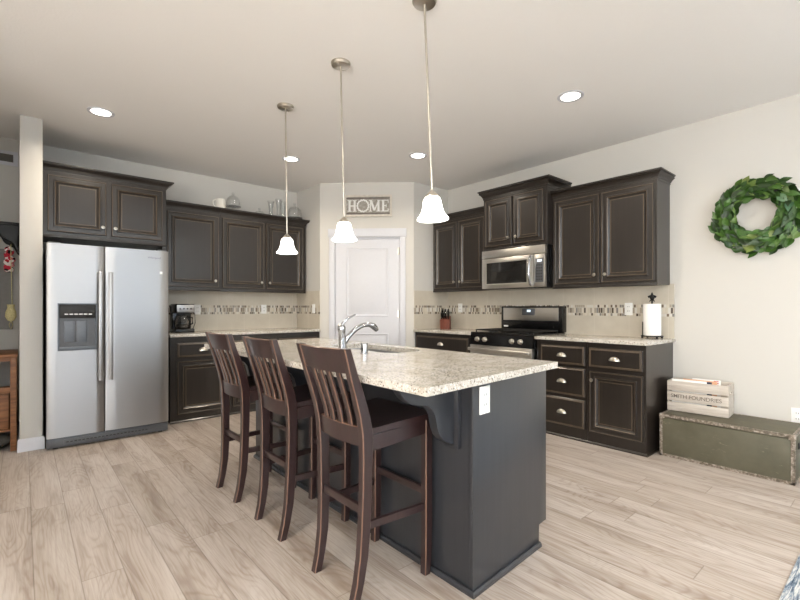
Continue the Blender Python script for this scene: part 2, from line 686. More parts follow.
sbox('floor', LEFT_X - 0.1, XW + 0.1, FRONT_Y - 0.1, YB + 0.1, -0.1, 0.0, 'floor', 'pale greige wood plank floor')
sbox('ceiling', LEFT_X - 0.1, XW + 0.1, FRONT_Y - 0.1, YB + 0.1, CEIL, CEIL + 0.1, 'ceiling', 'textured off white ceiling')
sbox('wall_right', XW, XW + 0.1, FRONT_Y - 0.1, YB + 0.1, 0, CEIL, 'wall', 'cream wall with the wreath and the range')
sbox('wall_back', LEFT_X - 0.1, XW, YB, YB + 0.1, 0, CEIL, 'wall', 'cream wall behind the fridge and left cabinets')
PLX, PLY = 2.88, 4.91
PRX, PRY = 3.745, 4.085
sbox('wall_pantry_left', PLX, PLX + 0.1, PLY, YB, 0, CEIL, 'wall', 'short pantry wall beside the left counter')
sbox('wall_pantry_right', PRX, XW, PRY, PRY + 0.1, 0, CEIL, 'wall', 'short pantry wall beside the right counter')
DL = math.hypot(PRX - PLX, PRY - PLY)
DA = math.atan2(PRY - PLY, PRX - PLX)
b = MB()
b.box(0, 0.175, 0, 0.1, 0, CEIL)
b.box(1.035, DL, 0, 0.1, 0, CEIL)
b.box(0.175, 1.035, 0, 0.1, 2.085, CEIL)
struct(b.build('wall_pantry_front', 'wall', None, 35, (PLX, PLY, 0), (0, 0, DA)), 'diagonal pantry wall above and beside the white door')
sbox('wall_divider', -0.018, 0.13, 4.77, YB, 0, CEIL, 'wall', 'narrow white wall end left of the fridge', 0.004)
sbox('wall_light_block_left', -0.90, -0.80, 3.2, YB, 0, CEIL, 'wall', 'added unseen wall that keeps the hall dim')  # partition out of view, added to keep light out of the hall
sbox('wall_light_block_front', LEFT_X, -0.80, 3.1, 3.2, 0, CEIL, 'wall')  # added with the partition, unseen, blocks light around the hall
# walls behind the camera, with window openings
b = MB()
for x0, x1, z0, z1 in ((LEFT_X - .1, -2.9, 0, CEIL), (-2.9, -0.7, 0, 0.7), (-2.9, -0.7, 2.2, CEIL), (-0.7, 0.3, 0, CEIL), (0.3, 2.9, 2.25, CEIL), (2.9, XW, 0, CEIL)):
    b.box(x0, x1, FRONT_Y - 0.1, FRONT_Y, z0, z1)
struct(b.build('wall_front', 'wall'))
b = MB()
for y0, y1, z0, z1 in ((FRONT_Y, -2.0, 0, CEIL), (-2.0, 0.4, 0, 0.7), (-2.0, 0.4, 2.2, CEIL), (0.4, YB, 0, CEIL)):
    b.box(LEFT_X - 0.1, LEFT_X, y0, y1, z0, z1)
struct(b.build('wall_left', 'wall'))


def window(n, pts, axis, c):
    b = MB()
    a0, a1, z0, z1 = pts
    for u0, u1, w0, w1 in ((a0, a0 + .06, z0, z1), (a1 - .06, a1, z0, z1), (a0, a1, z1 - .06, z1), (a0, a1, z0, z0 + .05), ((a0 + a1) / 2 - .04, (a0 + a1) / 2 + .04, z0, z1)):
        if axis == 'x':
            b.box(u0, u1, c - 0.07, c - 0.03, w0, w1)
        else:
            b.box(c - 0.07, c - 0.03, u0, u1, w0, w1)
    return struct(b.build('window_%d' % n, 'white'))


window(1, (0.3, 2.9, 0.0, 2.25), 'x', FRONT_Y)
window(2, (-2.9, -0.7, 0.7, 2.2), 'x', FRONT_Y)
window(3, (-2.0, 0.4, 0.7, 2.2), 'y', LEFT_X)


def baseboard(name, path, h=0.105):
    b = MB()
    b.sweep(path, [(0, 0), (0.014, 0), (0.014, h - 0.012), (0.008, h), (0, h)])
    return struct(b.build(name, 'white'), 'white baseboard')


baseboard('baseboard_divider', [(-0.018, YB), (-0.018, 4.77), (0.13, 4.77), (0.13, YB)][::-1][::-1])
baseboard('baseboard_right', [(XW, 1.33), (XW, FRONT_Y)])
baseboard('baseboard_hall', [(-0.80, YB), (-0.018, YB)])
ux, uy = math.cos(DA), math.sin(DA)
baseboard('baseboard_pantry_left', [(PLX, PLY), (PLX + ux * 0.115, PLY + uy * 0.115)])
baseboard('baseboard_pantry_right', [(PLX + ux * 1.095, PLY + uy * 1.095), (PRX, PRY)])


# backsplash (tile + mosaic band), local x along the wall, -y into the room
def backsplash(n, loc, rz, w, z1, label, parts=None):
    b = MB().box(0, w, -0.008, -0.0002, 0.914, z1)
    o = struct(b.build('trim_%d' % n, 'tile', None, 0, loc, (0, 0, rz)), label)
    b = MB().box(0, w, -0.011, -0.0005, 1.108, 1.216)
    b.build('mosaic_band', 'mosaic', o, 0)['label'] = 'band of small brown and grey glass tiles'
    return o


backsplash(1, (1.135, YB, 0), 0, PLX - 1.135, 1.40, 'tile backsplash behind the coffee maker')
backsplash(2, (PLX, YB, 0), -PI / 2, YB - PLY, 1.405, 'tan tile backsplash on the pantry side wall')
backsplash(3, (PRX, PRY, 0), 0, XW - PRX, 1.405, 'tile backsplash on the pantry wall by the knife block')
backsplash(4, (XW, PRY, 0), -PI / 2, PRY - 1.36, 1.40, 'beige tile backsplash behind the range')

# pantry door with casing
d = thing('door_1', 'white two panel pantry door in the diagonal wall', 'door', (PLX, PLY, 0), DA)
del d['category']
struct(d)
b = MB()
b.box(0.118, 0.19, -0.018, 0.0, 0, 2.085, 0, 0.003)
b.box(1.02, 1.092, -0.018, 0.0, 0, 2.085, 0, 0.003)
b.box(0.105, 1.105, -0.024, 0.0, 2.085, 2.19, 0, 0.003)
b.box(0.175, 0.198, 0, 0.1, 0, 2.085)
b.box(1.012, 1.035, 0, 0.1, 0, 2.085)
b.box(0.175, 1.035, 0, 0.1, 2.062, 2.085)
b.build('door_casing', 'white', d)
b = MB()
X0, X1 = 0.2, 1.01
b.box(X0, X1, 0.012, 0.045, 0.01, 2.06)
pr = [(0, 0.0), (0.0, 0.002), (0.014, -0.006), (0.03, -0.006), (0.055, 0.0005)]
fr = 0.012
for z0, z1 in ((1.075, 1.955), (0.20, 0.865)):
    b.rings(0.335, 0.875, z0, z1, 0.012, [(0, -0.001), (0, 0.006), (0.006, 0.009), (0.014, 0.008), (0.024, 0.0006), (0.036, 0.0006), (0.064, 0.009)], [0] * 7)
b.build('door_panel', 'white', d)
for z in (1.905, 1.108, 0.25):
    h = MB().cyl((1.013, -0.004, z - 0.045), (1.013, -0.004, z + 0.045), 0.007, seg=8)
    h.box(0.99, 1.013, 0.004, 0.012, z - 0.045, z + 0.045)
    h.build('hinge', 'nickel', d)
h = MB().lathe([(0.026, 0), (0.026, 0.006), (0.010, 0.010), (0.010, 0.03), (0.024, 0.04), (0.028, 0.052), (0.022, 0.064), (0.0, 0.066)], (0.262, 0.012, 0.96), (0, -1, 0), 20)
h.build('door_knob', 'nickel', d)

# ------------------------------------------------------------------ cabinets
DOOR = [(0, 0), (0, 0.013), (0.004, 0.019), (0.009, 0.019), (0.013, 0.0155), (0.042, 0.0165), (0.047, 0.024), (0.054, 0.025), (0.060, 0.019), (0.074, 0.008), (0.078, 0.008), (0.081, 0.011), (0.087, 0.011)]
DOORM = [0, 0, 1, 0, 0, 0, 0, 1, 0, 0, 0, 1, 0]
DRAW = [(0, 0), (0, 0.013), (0.004, 0.017), (0.010, 0.018), (0.014, 0.0215), (0.020, 0.0215)]
DRAWM = [0, 0, 1, 0, 1, 0]


def knob(parent, x, y, z):
    b = MB().lathe([(0.006, 0), (0.006, 0.012), (0.013, 0.016), (0.0165, 0.022), (0.014, 0.028), (0.0, 0.030)], (x, y, z), (0, -1, 0), 14)
    return b.build('knob', 'nickel', parent)


def cup(parent, x, y, z):
    b = MB()
    lp = []
    for i in range(7):
        a = (PI / 2) * i / 6.3
        lp.append([(x + 0.046 * math.cos(a) * math.cos(PI * k / 12), y - 0.026 * math.cos(a) * math.sin(PI * k / 12), z - 0.015 + 0.036 * math.sin(a)) for k in range(13)])
    b.loops(lp, 0, False, False, True)
    b.box(x - 0.046, x + 0.046, y - 0.002, y, z - 0.016, z - 0.011)
    for sx in (-0.026, 0.026):
        b.cyl((x + sx, y, z + 0.006), (x + sx, y - 0.004, z + 0.006), 0.005, seg=8)
    return b.build('cup_pull', 'nickel', parent)


def door(root, x0, x1, z0, z1, y, kn=None):
    b = MB().rings(x0, x1, z0, z1, y, DOOR, DOORM)
    o = b.build('door', ['cab', 'cabrub'], root, 20)
    if kn:
        knob(o, kn[0], y - 0.0165, kn[1])
    return o


def drawer(root, x0, x1, z0, z1, y, pulls=1):
    b = MB().rings(x0, x1, z0, z1, y, DRAW, DRAWM)
    o = b.build('drawer', ['cab', 'cabrub'], root, 20)
    cup(o, (x0 + x1) / 2, y - 0.0215, (z0 + z1) / 2)
    return o


def crown(root, path, z, h=0.085, out=0.065):
    """path is walked so that the room lies on its right"""
    k, o = h, out
    prof = [(-0.012, z), (0.006, z), (0.006, z + 0.018 * k / .085), (0.012, z + 0.02 * k / .085), (0.014, z + 0.028 * k / .085), (0.024, z + 0.042 * k / .085), (0.042, z + 0.056 * k / .085),
            (o - 0.012, z + 0.064 * k / .085), (o - 0.010, z + 0.070 * k / .085), (o, z + 0.072 * k / .085), (o, z + k), (-0.012, z + k)]
    b = MB().sweep(path, prof)
    o_ = b.build('crown_moulding', 'cab', root, 12)
    return o_


def case(root, w, d, z0, z1):
    b = MB().box(0, w, -d, -0.002, z0, z1, 0, 0.0015, 1)
    return b.build('carcass', 'cab', root)


UPZ, UPT = 1.39, 2.285


def upper(label, loc, rz, w, z0, z1, d, doors, crown_path, ch=0.08, co=0.065, group='dark wall cabinets'):
    r = thing('wall_cabinet', label, 'cabinet', loc, rz, group)
    case(r, w, d, z0, z1)
    for x0, x1, a, bb, kx in doors:
        door(r, x0, x1, a, bb, -d, (kx, a + 0.075))
    crown(r, crown_path(w, d), z1 - 0.005, ch, co)
    MB().box(0.0, w, -d, -0.002, z1 - 0.017 + ch, z1 - 0.005 + ch).build('top_panel', 'cab', r)
    # light rail under the box
    MB().box(0.0, w, -d - 0.004, -d + 0.02, z0 - 0.012, z0 + 0.012, 0, 0.003).build('bottom_rail', 'cab', r)
    return r


FL = lambda w, d: [(0, -d), (w, -d)]
FR = lambda w, d: [(0, -d), (w, -d), (w, -0.004)]
FB = lambda w, d: [(0, -0.004), (0, -d), (w, -d), (w, -0.004)]

# over the fridge
FCY = 5.0
r = upper('deep two door wall cabinet above the steel fridge', (0.132, YB, 0), 0, 0.99, 1.83, 2.405, YB - FCY,
          [(0.035, 0.475, 1.87, 2.375, 0.445), (0.515, 0.955, 1.87, 2.375, 0.545)], FR, 0.075, 0.062)
UD = 0.305
r = upper('single door wall cabinet above the coffee maker, nearest the fridge', (1.135, YB, 0), 0, 0.605, UPZ, UPT - 0.01, UD,
          [(0.045, 0.585, UPZ + 0.03, UPT - 0.05, 0.545)], FL, 0.07, 0.06)
r = upper('two door wall cabinet with glassware on top beside the pantry', (1.742, YB, 0), 0, 1.10, UPZ, UPT - 0.01, UD,
          [(0.02, 0.528, UPZ + 0.03, UPT - 0.05, 0.488), (0.552, 1.06, UPZ + 0.03, UPT - 0.05, 0.592)], FR, 0.07, 0.06)
# right wall
r = upper('two door wall cabinet in the corner left of the microwave', (XW, 4.065, 0), -PI / 2, 0.905, UPZ + 0.01, UPT, UD,
          [(0.025, 0.425, UPZ + 0.04, UPT - 0.035, 0.390), (0.445, 0.845, UPZ + 0.04, UPT - 0.035, 0.480)], FL, 0.075, 0.06)
r = upper('raised two door wall cabinet directly above the microwave', (XW, 3.158, 0), -PI / 2, 0.795, 1.832, 2.41, 0.405,
          [(0.035, 0.385, 1.865, 2.385, 0.350), (0.41, 0.760, 1.865, 2.385, 0.445)], FB, 0.095, 0.05)
r = upper('large two door wall cabinet right of the microwave above the paper towels', (XW, 2.361, 0), -PI / 2, 0.966, UPZ, UPT, UD,
          [(0.03, 0.480, UPZ + 0.03, UPT - 0.035, 0.440), (0.50, 0.945, UPZ + 0.03, UPT - 0.035, 0.540)], FR, 0.08, 0.046)


def base_unit(label, loc, rz, w, fronts, ends=(0, 0), d=0.61):
    r = thing('base_cabinet', label, 'cabinet', loc, rz, 'dark base cabinets')
    b = MB().box(0, w, -d, -0.002, 0.0, 0.883, 0, 0.0015, 1)
    b.build('carcass', 'cab', r)
    for k, x0, x1, z0, z1, kx in fronts:
        if k == 'drawer':
            drawer(r, x0, x1, z0, z1, -d)
        else:
            door(r, x0, x1, z0, z1, -d, (kx, z1 - 0.075))
    path = [(0, -d), (w, -d)]
    if ends[1]:
        path.append((w, -0.004))
    if ends[0]:
        path.insert(0, (0, -0.004))
    b = MB().sweep(path, [(-0.004, 0), (0.014, 0), (0.014, 0.012), (0.006, 0.02), (-0.004, 0.02)])
    b.build('base_moulding', ['cab'], r)
    return r


base_unit('base cabinet with one drawer over a door, right beside the fridge', (1.14, YB, 0), 0, 0.60,
          [('drawer', 0.065, 0.575, 0.672, 0.822, 0), ('door', 0.065, 0.575, 0.085, 0.632, 0.54)])
base_unit('two door base cabinet mostly hidden behind the bar stools', (1.742, YB, 0), 0, 1.135,
          [('drawer', 0.03, 0.55, 0.672, 0.822, 0), ('drawer', 0.575, 1.095, 0.672, 0.822, 0), ('door', 0.03, 0.55, 0.085, 0.632, 0.51), ('door', 0.575, 1.095, 0.085, 0.632, 0.615)])
base_unit('base cabinet with one wide drawer in the corner left of the range', (XW, 4.083, 0), -PI / 2, 0.93,
          [('drawer', 0.035, 0.885, 0.672, 0.845, 0), ('door', 0.035, 0.45, 0.105, 0.64, 0.41), ('door', 0.47, 0.885, 0.105, 0.64, 0.51)])
base_unit('three drawer base cabinet just right of the range', (XW, 2.35, 0), -PI / 2, 0.50,
          [('drawer', 0.05, 0.482, 0.672, 0.842, 0), ('drawer', 0.05, 0.482, 0.395, 0.646, 0), ('drawer', 0.05, 0.482, 0.112, 0.366, 0)])
base_unit('base cabinet with a drawer over one door beside the olive trunk', (XW, 1.848, 0), -PI / 2, 0.478,
          [('drawer', 0.018, 0.455, 0.672, 0.840, 0), ('door', 0.022, 0.457, 0.108, 0.636, 0.048)], (0, 1))


def counter(label, x0, x1, y0, y1):
    o = MB().box(x0, x1, y0, y1, 0.885, 0.914, 0, 0.004).build('countertop', 'granite')
    return tag(o, label, 'countertop')


counter('granite countertop with the coffee maker on it beside the fridge', 1.137, PLX - 0.001, YB - 0.645, YB - 0.0015)
counter('granite countertop with the knife block in the corner left of the range', XW - 0.645, XW - 0.0015, 3.153, PRY - 0.001)
counter('granite countertop with the paper towels right of the range', XW - 0.645, XW - 0.0015, 1.348, 2.356)

# ------------------------------------------------------------------ refrigerator
fr = thing('refrigerator', 'stainless side by side refrigerator with water dispenser', 'refrigerator', (0.15, 4.63, 0))
FW = 0.912
FD = 0.60
b = MB().box(0.005, FW - 0.005, 0.075, 0.85, 0.03, 1.715, 0, 0.004)
b.build('cabinet_body', 'grey', fr)


def fdoor(x0, x1):
    z0, z1 = 0.10, 1.725
    lp = []
    n = 12
    for z in (z0, z1):
        row = []
        for i in range(n + 1):
            u = i / n
            x = x0 + (x1 - x0) * u
            e = min(u, 1 - u) * (x1 - x0)
            y = 0.012 * max(0, 1 - e / 0.012) ** 2 if e < 0.012 else 0.0
            row.append((x, y, z))
        row += [(x1, 0.07, z), (x0, 0.07, z)]
        lp.append(row)
    return MB().loops(lp, 0, True, True, True)


LD = fdoor(0.0, 0.398)
lo = LD.build('freezer_door', 'steel', fr)
ro = fdoor(0.406, FW).build('fridge_door', 'steel', fr)


def fhandle(x, parent):
    b = MB()
    b.box(x - 0.016, x + 0.016, -0.062, -0.040, 0.555, 1.50, 0, 0.007, 3)
    for z in (0.60, 1.455):
        b.box(x - 0.011, x + 0.011, -0.045, 0.0, z - 0.02, z + 0.02, 0, 0.003)
    b.build('door_handle', 'steel', parent)


fhandle(0.365, lo)
fhandle(0.440, ro)
# dispenser
b = MB()
b.rings(0.072, 0.345, 0.825, 1.225, 0.0, [(0, 0), (0, 0.006), (0.008, 0.006), (0.012, 0.002)], [0] * 4)
b.build('dispenser_frame', 'slate', lo)
MB().box(0.084, 0.333, -0.012, -0.001, 1.10, 1.213, 0, 0.003).build('dispenser_panel', 'blackmat', lo)
b = MB()
for i in range(6):
    b.box(0.118 + i * 0.033, 0.142 + i * 0.033, -0.0135, -0.012, 1.128, 1.137)
b.build('dispenser_buttons', 'plate', lo)
b = MB().box(0.084, 0.333, -0.0035, -0.001, 0.85, 1.10)
b.build('dispenser_recess', 'grey', lo)
for x in (0.115, 0.20):
    MB().box(x, x + 0.07, -0.012, -0.003, 0.895, 1.075, 0, 0.006).build('dispenser_paddle', 'slate', lo)
MB().box(0.084, 0.333, -0.022, -0.001, 0.832, 0.856, 0, 0.003).build('drip_tray', 'slate', lo)
text_mesh('brand_mark', 'Whirlpool', 0.026, 'grey', ro, (0.79, -0.0005, 1.655), (PI / 2, 0, 0), 0.0004)
MB().box(0.835, 0.858, -0.001, 0.0, 1.505, 1.53).build('sticker', 'plate', ro)
b = MB().box(0.0, FW, 0.03, 0.07, 0.012, 0.092, 0, 0.003)
b.box(0.115, FW - 0.16, 0.018, 0.03, 0.035, 0.075, 0, 0.002)
for i in range(22):
    x = 0.13 + i * 0.028
    b.box(x, x + 0.018, 0.016, 0.019, 0.05, 0.056, 1)
for x in (0.06, FW - 0.06):
    b.cyl((x, 0.07, 0.0), (x, 0.07, 0.02), 0.02, seg=12, m=1)
b.build('base_grille', ['grey', 'blackmat'], fr)
for x in (0.05, FW - 0.05):
    MB().box(x - 0.04, x + 0.04, 0.03, 0.12, 1.715, 1.738, 0, 0.004).build('hinge_cover', 'grey', fr)

# ------------------------------------------------------------------ range
rg = thing('range', 'black and stainless gas range between the right hand cabinets', 'range', (XW - 0.002, 3.142, 0), -PI / 2)
RW = 0.776
RF = -0.655
b = MB().box(0.0, RW, RF + 0.03, -0.012, 0.02, 0.90, 0, 0.003)
for x in (0.06, RW - 0.06):
    for y in (RF + 0.08, -0.08):
        b.cyl((x, y, 0), (x, y, 0.03), 0.018, seg=10)
b.build('range_body', 'black', rg)
b = MB().box(0.0, RW, RF + 0.005, -0.05, 0.90, 0.925, 0, 0.006)
b.build('cooktop', 'black', rg)
b = MB().prism([(RF - 0.005, 0.795), (RF + 0.03, 0.795), (RF + 0.03, 0.912), (RF + 0.008, 0.912)], 'x', 0.0, RW)
cp = b.build('control_panel', 'black', rg)
for x in (0.10, 0.20, 0.54, 0.64):
    kb = MB().lathe([(0.026, 0), (0.026, 0.006), (0.020, 0.010), (0.019, 0.03), (0.015, 0.034), (0, 0.034)], (x, RF + 0.0, 0.85), (0, -1, 0.1), 18)
    kb.box(x - 0.004, x + 0.004, RF - 0.038, RF - 0.01, 0.832, 0.87, 0, 0.002)
    kb.build('burner_knob', 'nickel', cp)
b = MB().box(0.004, RW - 0.004, RF - 0.01, RF + 0.03, 0.205, 0.788, 0, 0.005)
od = b.build('oven_door', 'steel_lit', rg)
MB().box(0.12, RW - 0.12, RF - 0.012, RF - 0.009, 0.33, 0.62, 0, 0.001).build('oven_window', 'darkglass', od)
b = MB().box(0.01, RW - 0.01, RF - 0.062, RF - 0.038, 0.728, 0.762, 0, 0.009, 3)
for x in (0.045, RW - 0.045):
    b.box(x - 0.012, x + 0.012, RF - 0.045, RF - 0.008, 0.73, 0.758, 0, 0.003)
b.build('oven_handle', 'steel_lit', od)
MB().box(0.004, RW - 0.004, RF - 0.008, RF + 0.03, 0.04, 0.195, 0, 0.005).build('storage_drawer', 'steel_lit', rg)
b = MB().box(0.0, RW, -0.10, -0.012, 0.925, 1.205, 0, 0.010)
bg = b.build('backguard', 'black', rg)
MB().box(0.035, RW - 0.045, -0.106, -0.098, 1.045, 1.187, 0, 0.004).build('backguard_face', 'steel_lit', bg)
MB().box(0.29, 0.455, -0.109, -0.104, 1.105, 1.178, 0, 0.002).build('clock_panel', 'grey', bg)
MB().box(0.355, 0.40, -0.1105, -0.1085, 1.14, 1.165).build('clock_display', 'display', bg)
MB().box(0.04, 0.10, -0.1015, -0.0995, 0.968, 0.985).build('name_plate', 'plate', bg)
for gx in (0.03, 0.40):
    b = MB()
    x0, x1, y0, y1 = gx, gx + 0.345, RF + 0.05, -0.13
    for x in (x0, x1 - 0.012):
        b.box(x, x + 0.012, y0, y1, 0.940, 0.953, 0, 0.002)
    for k in range(7):
        y = y0 + (y1 - y0 - 0.012) * k / 6
        b.box(x0, x1, y, y + 0.010, 0.940, 0.953, 0, 0.002)
    b.box((x0 + x1) / 2 - .005, (x0 + x1) / 2 + .005, y0, y1, 0.940, 0.953)
    for x in (x0 + .006, x1 - .006):
        for y in (y0 + .01, y1 - .01):
            b.cyl((x, y, 0.923), (x, y, 0.945), 0.006, seg=8)
    b.build('burner_grate', 'iron', rg)
for x in (0.19, 0.57):
    for y in (RF + 0.16, -0.24):
        MB().lathe([(0.05, 0.0), (0.05, 0.008), (0.035, 0.012), (0, 0.012)], (x, y, 0.924), (0, 0, 1), 18).build('burner_cap', 'blackmat', rg)

# ------------------------------------------------------------------ microwave
mw = thing('microwave', 'stainless over the range microwave with a dark window', 'microwave', (XW - 0.002, 3.156, 1.39), -PI / 2)
MWW, MF = 0.79, -0.437
MB().box(0.002, MWW - 0.002, MF + 0.03, -0.002, 0.0, 0.438, 0, 0.004).build('microwave_body', 'black', mw)
b = MB().box(0.0, MWW, MF - 0.002, MF + 0.04, 0.345, 0.43, 0, 0.004)
b.build('vent_panel', 'steel_lit', mw)
b = MB().box(0.0, 0.655, MF, MF + 0.035, 0.008, 0.341, 0, 0.004)
md = b.build('microwave_door', 'steel_lit', mw)
b = MB().rings(0.05, 0.595, 0.045, 0.307, MF, [(0, 0), (0.0, 0.003), (0.012, 0.003), (0.016, 0.0012)], [0, 0, 0, 1])
b.build('door_window', ['steel_lit', 'darkglass'], md)
pts = bez((0.632, MF - 0.004, 0.03), (0.632, MF - 0.06, 0.06), (0.632, MF - 0.06, 0.29), (0.632, MF - 0.004, 0.325), 14)
b = MB().tube(pts, 0.013, 12)
b.build('door_handle', 'chrome', md)
b = MB().box(0.659, MWW, MF, MF + 0.035, 0.008, 0.341, 0, 0.004)
cp = b.build('control_panel', 'steel_lit', mw)
MB().box(0.683, 0.772, MF - 0.003, MF, 0.055, 0.297, 0, 0.002).build('keypad', 'grey', cp)
MB().box(0.705, 0.755, MF - 0.004, MF - 0.002, 0.262, 0.284).build('clock_display', 'display', cp)
b = MB()
for i in range(3):
    for j in range(6):
        b.box(0.694 + i * 0.025, 0.711 + i * 0.025, MF - 0.0036, MF - 0.0028, 0.075 + j * 0.029, 0.09 + j * 0.029)
b.build('key_rows', 'blackmat', cp)

# ------------------------------------------------------------------ island
IX0, IX1, IY0, IY1 = 1.41, 2.03, 1.185, 3.40
isl = thing('kitchen_island', 'dark kitchen island cabinet under the large granite top', 'island', (0, 0, 0))
b = MB()
b.box(IX0, IX0 + 0.02, IY0 + 0.012, IY1, 0.0, 0.883)
b.box(IX1 - 0.025, IX1 - 0.005, IY0 + 0.045, IY1, 0.105, 0.883)
b.box(IX0 + .02, IX1 - 0.025, IY1 - 0.02, IY1, 0.0, 0.883)
b.box(IX1 - 0.085, IX1 - 0.075, IY0 + 0.045, IY1 - .02, 0, 0.105)
b.box(IX0 + .02, IX1 - 0.025, IY0 + 0.05, IY1 - .02, 0.105, 0.12)
b.build('carcass', 'island', isl)
EPX, EPY, EPA = IX0 - 0.004, IY0 - 0.012, 0.064
EPW = (IX1 - IX0 + 0.004) / math.cos(EPA)
b = MB().prism([(0, 0), (EPW - 0.075, 0), (EPW - 0.075, 0.105), (EPW, 0.105), (EPW, 0.883), (0, 0.883)], 'y', 0, 0.02, 0, 0.002)
b.build('end_panel', 'island', isl, 35, (EPX, EPY, 0), (0, 0, EPA))
b = MB().sweep([(EPX, IY1), (EPX, EPY), (EPX + (EPW - 0.075) * math.cos(EPA), EPY + (EPW - 0.075) * math.sin(EPA))], [(-0.003, 0), (0.016, 0), (0.016, 0.012), (0.008, 0.022), (-0.003, 0.022)][::1])
b.build('base_moulding', 'island', isl)
# outline of a scrolled bracket, x from the overhang tip to the panel, z down from the top
cor = [(IX0, 0.882), (1.085, 0.882), (1.085, 0.868)]
cor += bez((1.095, 0.855), (1.13, 0.80), (1.19, 0.80), (1.235, 0.795), 8)
cor += bez((1.245, 0.79), (1.285, 0.77), (1.28, 0.70), (1.30, 0.668), 8)
cor += bez((1.305, 0.66), (1.32, 0.63), (1.36, 0.62), (1.385, 0.605), 6)
cor += [(IX0, 0.602)]
for y in (1.285, 2.505, 3.25):
    cb_ = MB().prism(cor, 'y', y - 0.022, y + 0.022, 0, 0.003).build('corbel', 'island', isl)
    MB().box(IX0 - 0.022, IX0, y - 0.045, y + 0.045, 0.59, 0.882, 0, 0.003).build('backing_board', 'island', cb_)
w = (IY1 - IY0 - 0.05) / 4
for k in range(4):
    bb = MB().rings(0, w - 0.02, 0.13, 0.86, 0, DOOR, DOORM)
    dd = bb.build('door', ['island', 'cabrub'], isl, 20, (IX1 - 0.005, IY0 + 0.045 + k * w, 0), (0, 0, PI / 2))
    knob(dd, 0.045 if k % 2 else w - 0.065, -0.0165, 0.79)

SX0, SX1, SY0, SY1 = 1.665, 1.955, 2.02, 2.74


def rrect(x0, x1, y0, y1, r, n=6):
    out = []
    for cx, cy, a0 in ((x1 - r, y1 - r, 0), (x0 + r, y1 - r, PI / 2), (x0 + r, y0 + r, PI), (x1 - r, y0 + r, 3 * PI / 2)):
        for i in range(n + 1):
            a = a0 + PI / 2 * i / n
            out.append((cx + r * math.cos(a), cy + r * math.sin(a)))
    return out


def slab_with_hole(outer, inner, z0, z1):
    bm = bmesh.new()
    def ring(pts):
        vs = [bm.verts.new((p[0], p[1], z1)) for p in pts]
        return [bm.edges.new((vs[i], vs[(i + 1) % len(vs)])) for i in range(len(vs))]
    ed = ring(outer) + ring(inner)
    bmesh.ops.triangle_fill(bm, use_beauty=True, edges=ed)
    g = bmesh.ops.extrude_face_region(bm, geom=bm.faces[:])
    for v in [q for q in g['geom'] if isinstance(q, bmesh.types.BMVert)]:
        v.co.z = z0
    mb = MB()
    mb.bm.free()
    mb.bm = bm
    return mb


it = slab_with_hole([(1.042, 3.475), (1.040, 1.070), (2.046, 1.158), (2.072, 3.475)], rrect(SX0, SX1, SY0, SY1, 0.09), 0.884, 0.914).build('island_countertop', 'granite', None, 30)
tag(it, 'large speckled granite island top with the sink cut into it', 'countertop')
lp = []
for ins, z, r in ((-0.012, 0.8825, 0.09), (0.0, 0.8825, 0.09), (0.002, 0.74, 0.088), (0.02, 0.715, 0.075), (0.05, 0.708, 0.05)):
    lp.append([(p[0], p[1], z) for p in rrect(SX0 + ins, SX1 - ins, SY0 + ins, SY1 - ins, r)])
sk = MB().loops(lp, 0, True, False, True)
sk = tag(sk.build('sink', 'steel', None, 40), 'stainless undermount sink set in the island top', 'sink')
MB().lathe([(0.045, 0.0), (0.04, 0.004), (0.02, 0.002), (0.0, 0.002)], ((SX0 + SX1) / 2, (SY0 + SY1) / 2, 0.7085), (0, 0, 1), 20).build('drain', 'chrome', sk)

fc = thing('faucet', 'chrome single lever faucet at the island sink', 'faucet', (1.575, 2.40, 0.914))
b = MB().lathe([(0.032, 0), (0.032, 0.008), (0.026, 0.014), (0.024, 0.06), (0.023, 0.115), (0.026, 0.125), (0.027, 0.145), (0.020, 0.158), (0.0, 0.162)], (0, 0, 0), (-0.06, 0, 1), 24)
b.build('faucet_body', 'chrome', fc)
sp = bez((0.012, 0, 0.045), (0.075, -0.005, 0.13), (0.14, -0.01, 0.165), (0.205, -0.012, 0.158), 12) + bez((0.215, -0.013, 0.156), (0.24, -0.013, 0.15), (0.25, -0.014, 0.14), (0.268, -0.014, 0.118), 6)
rd = [0.016] * 8 + [0.0155] * 5 + [0.017, 0.020, 0.021, 0.021, 0.020, 0.018, 0.015]
b = MB().tube(sp, 0.016, 14, 0, rd)
b.build('spout', 'chrome', fc)
b = MB().tube([(-0.008, 0, 0.15), (0.004, -0.002, 0.175), (0.03, -0.006, 0.20), (0.06, -0.010, 0.215), (0.09, -0.014, 0.228)], 0.006, 10, 0, [0.013, 0.010, 0.007, 0.006, 0.005])
b.build('lever', 'chrome', fc)
ag = MB().lathe([(0.024, 0), (0.024, 0.004), (0.021, 0.006), (0.021, 0.056), (0.018, 0.062), (0.0, 0.063)], (1.545, 2.12, 0.914), (0, 0, 1), 22).build('air_gap', 'chrome')
tag(ag, 'short chrome cylinder on the island top beside the sink', 'air gap')

